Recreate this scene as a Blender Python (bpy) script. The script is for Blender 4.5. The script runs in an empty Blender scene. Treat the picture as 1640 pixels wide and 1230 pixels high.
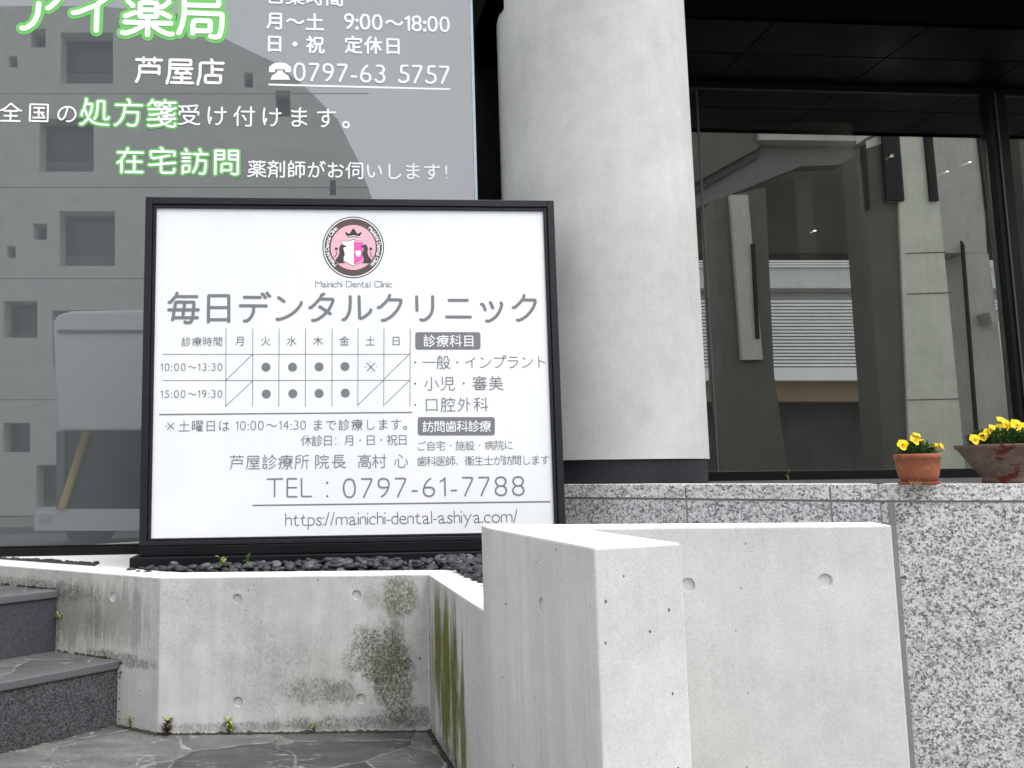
import bpy, bmesh, math, random
from mathutils import Vector, Matrix
R = math.radians
rnd = random.Random(7)
SC = bpy.context.scene
COL = SC.collection

# ------------------------------------------------------------------ camera
CAMH, FPX, PCX, PCY = .66, 1300., 600., 615.
cam = bpy.data.cameras.new('camera')
cam.sensor_width = 36; cam.lens = 36*FPX/1640; cam.shift_x = (820-PCX)/1640
cam.clip_start = .05; cam.clip_end = 600
camo = bpy.data.objects.new('camera', cam); COL.objects.link(camo)
CM = Matrix.Rotation(math.pi/2+R(6.2), 3, 'X') @ Matrix.Rotation(R(-.7), 3, 'Z')
camo.matrix_world = Matrix.Translation((0, 0, CAMH)) @ CM.to_4x4()
SC.camera = camo
# ------------------------------------------------------------------ sky, sun, exposure
SUN_EL, SUN_AZ = 60, 128          # light cloud: a weak wide sun from behind the right shoulder
w = bpy.data.worlds.new('World'); SC.world = w; w.use_nodes = True
nt = w.node_tree; bg = nt.nodes['Background']
sky = nt.nodes.new('ShaderNodeTexSky'); sky.sky_type = 'NISHITA'; sky.sun_disc = False
sky.sun_elevation = R(SUN_EL); sky.sun_rotation = R(SUN_AZ); sky.dust_density = 3.
hs = nt.nodes.new('ShaderNodeHueSaturation'); hs.inputs['Saturation'].default_value = .22
nt.links.new(sky.outputs[0], hs.inputs['Color']); # thin even cloud over the clear-sky gradient
cl = nt.nodes.new('ShaderNodeMix'); cl.data_type = 'RGBA'; cl.inputs['Factor'].default_value = .62
cl.inputs[7].default_value = (5.0, 5.1, 5.25, 1); nt.links.new(hs.outputs[0], cl.inputs[6]); nt.links.new(cl.outputs[2], bg.inputs[0])
bg.inputs[1].default_value = .15
sl = bpy.data.lights.new('sun', 'SUN'); sl.energy = 1.3; sl.angle = R(45); sl.color = (1, .985, .96)
so = bpy.data.objects.new('sun', sl); COL.objects.link(so)
sd = Vector((math.sin(R(SUN_AZ))*math.cos(R(SUN_EL)), math.cos(R(SUN_AZ))*math.cos(R(SUN_EL)), math.sin(R(SUN_EL))))
so.rotation_euler = sd.to_track_quat('Z', 'Y').to_euler(); so.location = (3, -3, 8)
SC.view_settings.view_transform = 'Standard'; SC.view_settings.look = 'None'
SC.view_settings.exposure = 1.22
SC.cycles.max_bounces = 8; SC.cycles.transparent_max_bounces = 12
SC.cycles.sample_clamp_indirect = 4

# ------------------------------------------------------------------ rays of the survey: a pixel of the photo on a known plane
def ray(x, y): return CM @ Vector(((x-PCX)/FPX, -(y-PCY)/FPX, -1))
C0 = Vector((0, 0, CAMH))
def pz(x, y, z): d = ray(x, y); return C0+d*((z-CAMH)/d.z)
def py(x, y, Y): d = ray(x, y); return C0+d*(Y/d.y)
def pl(x, y, p, n):
    d = ray(x, y); n = Vector(n); return C0+d*((Vector(p)-C0).dot(n)/d.dot(n))

# ------------------------------------------------------------------ mesh helpers
BASE = {}
class MB:
    def __init__(s): s.v = []; s.f = []; s.m = []; s.sm = []
    def add(s, vs, fs, mi=0, smooth=False):
        o = len(s.v); s.v += [tuple(x) for x in vs]
        for f in fs: s.f.append([o+i for i in f]); s.m.append(mi); s.sm.append(smooth)
    def box(s, x0, x1, y0, y1, z0, z1, mi=0, fn=None):
        vs = [Vector((x, y, z)) for z in (z0, z1) for y in (y0, y1) for x in (x0, x1)]
        if fn: vs = [fn(v) for v in vs]
        s.add(vs, [(0, 2, 3, 1), (4, 5, 7, 6), (0, 1, 5, 4), (2, 6, 7, 3), (0, 4, 6, 2), (1, 3, 7, 5)], mi)
    def prism(s, pts, z0, z1, mi=0, fn=None, mats=None):        # pts counter-clockwise in plan
        n = len(pts)
        vs = [Vector((p[0], p[1], z0)) for p in pts]+[Vector((p[0], p[1], z1)) for p in pts]
        if fn: vs = [fn(v) for v in vs]
        s.add(vs, [list(range(n-1, -1, -1))], mi); k = len(s.v)-2*n
        s.f.append([k+n+i for i in range(n)]); s.m.append(mi); s.sm.append(False)
        for i in range(n):
            j = (i+1) % n
            s.f.append([k+i, k+j, k+n+j, k+n+i]); s.m.append(mats[i] if mats else mi); s.sm.append(False)
    def lathe(s, prof, c, n=48, mi=0, close=True, wob=None):
        o = len(s.v)
        for r, z in prof:
            for i in range(n):
                a = 2*math.pi*i/n; rr = r*(wob(a, z) if wob else 1)
                s.v.append((c[0]+rr*math.cos(a), c[1]+rr*math.sin(a), c[2]+z))
        for k in range(len(prof)-1):
            for i in range(n):
                j = (i+1) % n
                s.f.append([o+k*n+i, o+k*n+j, o+(k+1)*n+j, o+(k+1)*n+i]); s.m.append(mi); s.sm.append(True)
        if close:
            k = len(prof)-1; lo, hi = s.v[o:o+n], s.v[o+k*n:o+k*n+n]      # end caps keep their own vertices
            s.add(lo, [list(range(n-1, -1, -1))], mi); s.add(hi, [list(range(n))], mi)
    def tube(s, path, rad, n=6, mi=0):
        o = len(s.v); P = [Vector(p) for p in path]
        for k, p in enumerate(P):
            t = (P[min(k+1, len(P)-1)]-P[max(k-1, 0)]).normalized()
            a = t.cross(Vector((.31, .87, .38))).normalized(); b = t.cross(a)
            r = rad[k] if isinstance(rad, (list, tuple)) else rad
            for i in range(n):
                q = 2*math.pi*i/n; s.v.append(tuple(p+a*r*math.cos(q)+b*r*math.sin(q)))
        for k in range(len(P)-1):
            for i in range(n):
                j = (i+1) % n
                s.f.append([o+k*n+i, o+k*n+j, o+(k+1)*n+j, o+(k+1)*n+i]); s.m.append(mi); s.sm.append(True)
        s.f.append([o+i for i in range(n)]); s.m.append(mi); s.sm.append(False)
        k = len(P)-1; s.f.append([o+k*n+i for i in range(n-1, -1, -1)]); s.m.append(mi); s.sm.append(False)
    def build(s, name, mats, parent=None, base=None, bevel=0):
        b = BASE[parent.name] if parent else Vector(base if base else (0, 0, 0))
        me = bpy.data.meshes.new(name)
        me.from_pydata([(v[0]-b[0], v[1]-b[1], v[2]-b[2]) for v in s.v], [], s.f)
        for m in (mats if isinstance(mats, (list, tuple)) else [mats]): me.materials.append(m)
        me.polygons.foreach_set('material_index', s.m); me.polygons.foreach_set('use_smooth', s.sm)
        me.update()
        o = bpy.data.objects.new(name, me); COL.objects.link(o)
        if parent: o.parent = parent
        else: o.location = b
        BASE[o.name] = Vector(b)
        if bevel:
            md = o.modifiers.new('bevel', 'BEVEL'); md.width = bevel; md.segments = 2; md.limit_method = 'ANGLE'; md.angle_limit = R(25)
        return o
def tag(o, label, cat, group=None):
    o['label'] = label; o['category'] = cat
    if group: o['group'] = group
    return o
def thing(name, label, cat, base, group=None):
    o = bpy.data.objects.new(name, None); COL.objects.link(o); o.location = base; o.empty_display_size = .1
    BASE[o.name] = Vector(base); return tag(o, label, cat, group)
def kind(o, k='structure'): o['kind'] = k; return o
def drill(o, spots, r=.0135, depth=.004):
    """sunken form-tie plugs: shallow round recesses cut into a concrete face; spots = (point, outward normal)"""
    m = MB(); b = BASE[o.name]
    for p, n in spots:
        n = Vector(n).normalized(); a = n.orthogonal().normalized(); c = n.cross(a); N = 28
        ring = lambda h, rr: [Vector(p)-b+n*h+(a*math.cos(t)+c*math.sin(t))*rr for t in [2*math.pi*i/N for i in range(N)]]
        m.add(ring(-depth, r*.9)+ring(.01, r*1.02), [list(range(N-1, -1, -1)), list(range(N, 2*N))]+[[i, (i+1) % N, N+(i+1) % N, N+i] for i in range(N)])
    me = bpy.data.meshes.new('cut'); me.from_pydata(m.v, [], m.f); me.materials.append(o.data.materials[0])
    co = bpy.data.objects.new('cut', me); COL.objects.link(co); co.location = o.location
    md = o.modifiers.new('tie holes', 'BOOLEAN'); md.operation = 'DIFFERENCE'; md.solver = 'EXACT'; md.object = co
    bpy.context.view_layer.update()
    dg = bpy.context.evaluated_depsgraph_get()
    nm = bpy.data.meshes.new_from_object(o.evaluated_get(dg)); o.modifiers.clear(); o.data = nm
    bpy.data.objects.remove(co)

# ------------------------------------------------------------------ materials
class Mat:
    def __init__(s, name, rough=.7, color=None, metal=0, spec=.5, emit=None):
        s.m = bpy.data.materials.new(name); s.m.use_nodes = True; s.nt = s.m.node_tree
        s.b = s.nt.nodes['Principled BSDF']; s.out = s.nt.nodes['Material Output']
        s.b.inputs['Roughness'].default_value = rough; s.b.inputs['Metallic'].default_value = metal
        s.b.inputs['Specular IOR Level'].default_value = spec
        if color: s.b.inputs['Base Color'].default_value = (*color, 1)
        s._co = None
    def n(s, t, ins=None, **kw):
        q = s.nt.nodes.new('ShaderNode'+t)
        for k, v in kw.items(): setattr(q, k, v)
        for k, v in (ins or {}).items(): s.set(q.inputs[k], v)
        return q
    def set(s, sock, v):
        if hasattr(v, 'is_output'): s.nt.links.new(v, sock)
        elif isinstance(v, (tuple, list)) and sock.type == 'RGBA' and len(v) == 3: sock.default_value = (*v, 1)
        else: sock.default_value = v
    def co(s):
        if not s._co: s._co = s.n('TexCoord').outputs['Object']
        return s._co
    def scaled(s, sc, loc=(0, 0, 0), rot=(0, 0, 0)):
        return s.n('Mapping', {'Vector': s.co(), 'Scale': sc, 'Location': loc, 'Rotation': rot}).outputs[0]
    def noise(s, scale, detail=4, rough=.55, vec=None, dist=0, col=False):
        q = s.n('TexNoise', {'Vector': vec or s.co(), 'Scale': scale, 'Detail': detail, 'Roughness': rough, 'Distortion': dist})
        return q.outputs['Color' if col else 'Fac']
    def vor(s, scale, feature='F1', vec=None, out='Distance', rnd=1.):
        q = s.n('TexVoronoi', {'Vector': vec or s.co(), 'Scale': scale, 'Randomness': rnd}, feature=feature); return q.outputs[out]
    def math(s, op, a, b=0., c=None, clamp=False):
        q = s.n('Math', operation=op, use_clamp=clamp); s.set(q.inputs[0], a); s.set(q.inputs[1], b)
        if c is not None: s.set(q.inputs[2], c)
        return q.outputs[0]
    def ramp(s, f, lo, hi, a=0., b=1.):
        q = s.n('MapRange', {'Value': f, 'From Min': lo, 'From Max': hi, 'To Min': a, 'To Max': b}); return q.outputs[0]
    def mix(s, f, a, b, mode='MIX'):
        q = s.n('Mix', data_type='RGBA', blend_type=mode); s.set(q.inputs['Factor'], f)
        s.set(q.inputs[6], a); s.set(q.inputs[7], b); return q.outputs[2]
    def cramp(s, f, stops):
        q = s.n('ValToRGB', {'Fac': f}); e = q.color_ramp.elements
        while len(e) < len(stops): e.new(.5)
        for i, (p, c) in enumerate(stops): e[i].position = p; e[i].color = (*c, 1)
        return q.outputs[0]
    def bump(s, h, strength=.3, dist=.002, prev=None):
        ins = {'Height': h, 'Strength': strength, 'Distance': dist}
        if prev: ins['Normal'] = prev
        return s.n('Bump', ins).outputs[0]
    def base(s, c): s.set(s.b.inputs['Base Color'], c)
    def norm(s, n): s.set(s.b.inputs['Normal'], n)
    def roughness(s, r): s.set(s.b.inputs['Roughness'], r)

def concrete(name, base=(.43, .43, .42), streak=.5, blotch=.35, holes=1., stains=(), dirt=0., bumps=1., off=(0, 0, 0), grad=None):
    """board-smooth cast concrete: cloudy tone, faint vertical runs, air-bubble pinholes, stains of a given shape"""
    M = Mat(name, .82, spec=.25)
    v0 = M.scaled((1, 1, 1), off)
    big = M.noise(2.6, 5, .6, v0); mid = M.noise(17, 5, .65, v0); fine = M.noise(260, 3, .7, v0)
    vert = M.noise(1, 5, .62, M.scaled((26, 26, 1.1), off))
    vert2 = M.noise(1, 4, .6, M.scaled((110, 110, 3.5), off))
    f = M.math('ADD', M.math('MULTIPLY', M.math('SUBTRACT', big, .5), blotch*1.5), M.math('MULTIPLY', M.math('SUBTRACT', mid, .5), blotch*.9))
    f = M.math('ADD', f, M.math('MULTIPLY', M.math('SUBTRACT', vert, .5), streak*.8))
    f = M.math('ADD', f, M.math('MULTIPLY', M.math('SUBTRACT', vert2, .5), streak*.35))
    f = M.math('ADD', f, M.math('MULTIPLY', M.math('SUBTRACT', fine, .5), .5))
    f = M.math('ADD', f, 1.)
    c = M.mix(1., base, f, 'MULTIPLY')
    # warm / cool drift
    c = M.mix(M.ramp(M.noise(1.7, 3, .5, M.scaled((1, 1, .6), (7, 3, 1))), .35, .7), c, M.mix(1., c, (1.015, 1.0, .975), 'MULTIPLY'))
    # small speckle dirt
    sp = M.ramp(M.noise(110, 5, .8, v0), .535, .63)
    area = M.ramp(M.noise(5, 4, .6, M.scaled((1, 1, .8), (3, 9, 2))), .40, .66)
    c = M.mix(M.math('MULTIPLY', M.math('MULTIPLY', sp, area), .10+dirt), c, (.10, .10, .09))
    # pinholes
    vh = M.n('VectorMath', {0: v0, 1: M.n('VectorMath', {0: M.noise(300, 2, .5, v0, col=True), 'Scale': .0035}, operation='SCALE').outputs[0]}, operation='ADD').outputs[0]
    vq = M.n('TexVoronoi', {'Vector': vh, 'Scale': 27.}, feature='F1')
    cell = M.n('SeparateColor', {'Color': vq.outputs['Color']})
    rad = M.ramp(cell.outputs[0], .70 if holes >= 1 else .86, 1., -.02, .10)
    hole = M.math('MULTIPLY', M.math('LESS_THAN', vq.outputs['Distance'], rad), 1. if holes > 0 else 0.)
    vq2 = M.n('TexVoronoi', {'Vector': M.scaled((1, 1, .8), (5, 5, 5)), 'Scale': 80.}, feature='F1')
    cell2 = M.n('SeparateColor', {'Color': vq2.outputs['Color']})
    hole2 = M.math('MULTIPLY', M.math('LESS_THAN', vq2.outputs['Distance'], M.ramp(cell2.outputs[1], .76 if holes >= 1 else .88, 1., -.02, .17)), 1. if holes > 0 else 0.)
    hole = M.math('MAXIMUM', hole, hole2)
    c = M.mix(M.math('MULTIPLY', hole, .88), c, (.06, .06, .055))
    if stains:
        P = M.n('SeparateXYZ', {'Vector': M.co()})
        ax = {'X': P.outputs[0], 'Y': P.outputs[1]}
        for (a, cu, cz, ru, rz, col, amt, streaky) in stains:
            du = M.math('DIVIDE', M.math('SUBTRACT', ax[a], cu), ru); dz = M.math('DIVIDE', M.math('SUBTRACT', P.outputs[2], cz), rz)
            d = M.math('SQRT', M.math('ADD', M.math('MULTIPLY', du, du), M.math('MULTIPLY', dz, dz)))
            if streaky:
                amt = amt*1.0
                nz = M.noise(1, 5, .7, M.scaled((55, 55, 3.2), (cu*9, 1, cz)))
                nz = M.math('ADD', M.math('MULTIPLY', nz, .62), M.math('MULTIPLY', M.noise(1, 6, .8, M.scaled((30, 30, 9))), .5))
            else:
                nz = M.math('ADD', M.math('MULTIPLY', M.noise(24, 6, .75, M.scaled((1, 1, .6), (cu*9, 1, cz))), .75), M.math('MULTIPLY', M.noise(170, 4, .8), .45))
            k = M.math('SUBTRACT', M.math('ADD', M.math('SUBTRACT', 1., d), M.math('MULTIPLY', M.math('SUBTRACT', nz, .545 if streaky else .56), 4.6)), .0)
            k = M.ramp(k, 0., .55, 0, amt)
            inside = M.ramp(d, .8, 1.35, 1., 0.)
            if not streaky: inside = M.math('MULTIPLY', inside, M.ramp(M.noise(150, 5, .85, M.scaled((1, 1, .75), (cz, cu, 4))), .40, .56, .12, 1.))
            k = M.math('MULTIPLY', k, inside)
            cc = M.mix(M.ramp(M.noise(60, 3, .7), .35, .65), col, tuple(x*.62 for x in col))
            c = M.mix(k, c, cc)
    M.base(c)
    h = M.math('ADD', M.math('MULTIPLY', fine, .25), M.math('MULTIPLY', mid, .6))
    h = M.math('SUBTRACT', h, M.math('MULTIPLY', hole, 1.2))
    M.norm(M.bump(h, .35*bumps, .003))
    return M.m

def granite(name, light=(.62, .62, .61), mid=(.33, .33, .33), dark=(.05, .05, .055), scale=150, warm=.0, fleck=.42, polished=.55):
    M = Mat(name, polished, spec=.4)
    v = M.n('VectorMath', {0: M.co(), 1: M.n('VectorMath', {0: M.noise(scale*.8, 2, .5, col=True), 'Scale': .006*150/scale}, operation='SCALE').outputs[0]}, operation='ADD').outputs[0]
    q = M.n('TexVoronoi', {'Vector': v, 'Scale': scale, 'Randomness': 1.}, feature='F1')
    r = M.n('SeparateColor', {'Color': q.outputs['Color']}).outputs[0]
    q2 = M.n('TexVoronoi', {'Vector': v, 'Scale': scale*2.1}, feature='F1')
    r2 = M.n('SeparateColor', {'Color': q2.outputs['Color']}).outputs[1]
    k = M.math('ADD', M.math('MULTIPLY', r, .56), M.math('MULTIPLY', r2, .44))
    k = M.math('ADD', k, M.math('MULTIPLY', M.math('SUBTRACT', M.noise(scale*.12, 3, .6), .5), .22))
    c = M.cramp(k, [(0, dark), (fleck*.62, dark), (fleck*.78, mid), (fleck*1.0, mid), (fleck*1.16, tuple(.72*x for x in light)), (fleck*1.5, tuple(.8*x for x in light)), (fleck*1.6, light), (1, tuple(min(1, x*1.12) for x in light))])
    c = M.mix(M.ramp(M.noise(3, 4, .6), .35, .75), c, M.mix(1., c, (.80, .80, .79), 'MULTIPLY'))
    M.base(c); M.norm(M.bump(k, .12, .001)); return M.m

def slate_paving(name, scale=3.1):
    M = Mat(name, .62, spec=.35)
    wv = M.n('VectorMath', {0: M.co(), 1: M.n('VectorMath', {0: M.noise(3.2, 3, .5, col=True), 'Scale': .20}, operation='SCALE').outputs[0]}, operation='ADD').outputs[0]
    flat = M.n('VectorMath', {0: wv, 1: (1, 1, 0)}, operation='MULTIPLY').outputs[0]
    e = M.vor(scale, 'DISTANCE_TO_EDGE', flat); cell = M.n('SeparateColor', {'Color': M.vor(scale, 'F1', flat, 'Color')}).outputs[0]
    edge = M.math('ADD', e, M.math('MULTIPLY', M.math('SUBTRACT', M.noise(45, 3, .6), .5), .03))
    joint = M.ramp(edge, .005, .014, 1., 0.)
    lay = M.math('ADD', M.math('MULTIPLY', M.noise(1, 8, .72, M.scaled((6, 13, 9), (0, 0, 0), (0, 0, .35)), .25), .72), M.math('MULTIPLY', M.noise(60, 6, .75), .28))
    c = M.cramp(lay, [(0, (.024, .025, .027)), (.36, (.052, .054, .055)), (.50, (.088, .089, .087)), (.62, (.125, .124, .118)), (.75, (.18, .172, .155)), (1, (.27, .255, .225))])
    c = M.mix(1., c, M.ramp(cell, 0, 1, .65, 1.35), 'MULTIPLY')
    crack = M.ramp(M.math('ABSOLUTE', M.math('SUBTRACT', M.noise(4.5, 4, .6, M.scaled((1.2, 2.6, 1), (4, 1, 0))), .5)), .0, .010, 1., 0.)
    c = M.mix(M.math('MULTIPLY', M.math('MULTIPLY', crack, M.ramp(M.noise(7, 3, .6), .45, .6)), .7), c, (.40, .39, .37))
    jc = M.mix(M.ramp(M.noise(14, 4, .7), .35, .6), (.04, .038, .035), (.28, .275, .26))
    c = M.mix(M.math('MULTIPLY', joint, .85), c, jc)
    gr = M.ramp(M.noise(220, 4, .8), .3, .72, .62, 1.35); c = M.mix(1., c, gr, 'MULTIPLY')
    M.base(c)
    h = M.math('ADD', M.math('MULTIPLY', lay, 1.), M.math('MULTIPLY', M.ramp(edge, 0, .07, 0, 1), .9))
    M.norm(M.bump(h, .7, .008)); return M.m

def plain(name, c, rough=.5, var=.1, sc=30, metal=0, spec=.5, bump=0.):
    M = Mat(name, rough, metal=metal, spec=spec)
    f = M.ramp(M.noise(sc, 4, .6), .25, .75, 1-var, 1+var)
    M.base(M.mix(1., c, f, 'MULTIPLY'))
    M.roughness(M.ramp(M.noise(sc*.4, 4, .6), .3, .7, max(.02, rough-.08), min(1, rough+.08)))
    if bump: M.norm(M.bump(M.noise(sc*3, 3, .6), bump, .001))
    return M.m

def glass(name, refl, tint, gcol=(.95, .97, .96), film=None, rough=0., wav=.0):
    """sheet of coated glass: part mirror, part see-through (or a dark adhesive film behind it)"""
    M = Mat(name); N = M.nt
    g = M.n('BsdfGlossy', {'Color': (*gcol, 1), 'Roughness': rough})
    if wav: N.links.new(M.bump(M.noise(1.3, 2, .5), wav, .01), g.inputs['Normal'])
    if film:
        t = M.b; t.inputs['Roughness'].default_value = .6; M.base(film); t.inputs['Specular IOR Level'].default_value = 0
        tt = t.outputs[0]
    else: tt = M.n('BsdfTransparent', {'Color': (*tint, 1)}).outputs[0]
    lw = M.n('LayerWeight', {'Blend': .5}).outputs['Facing']
    fac = M.math('ADD', refl, M.math('MULTIPLY', M.math('POWER', lw, 4.), .5), clamp=True)
    mx = M.n('MixShader', {0: fac}); N.links.new(tt, mx.inputs[1]); N.links.new(g.outputs[0], mx.inputs[2])
    N.links.new(mx.outputs[0], M.out.inputs['Surface']); return M.m

def emis(name, c, s):
    M = Mat(name, color=c); M.b.inputs['Emission Color'].default_value = (*c, 1); M.b.inputs['Emission Strength'].default_value = s; return M.m

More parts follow.
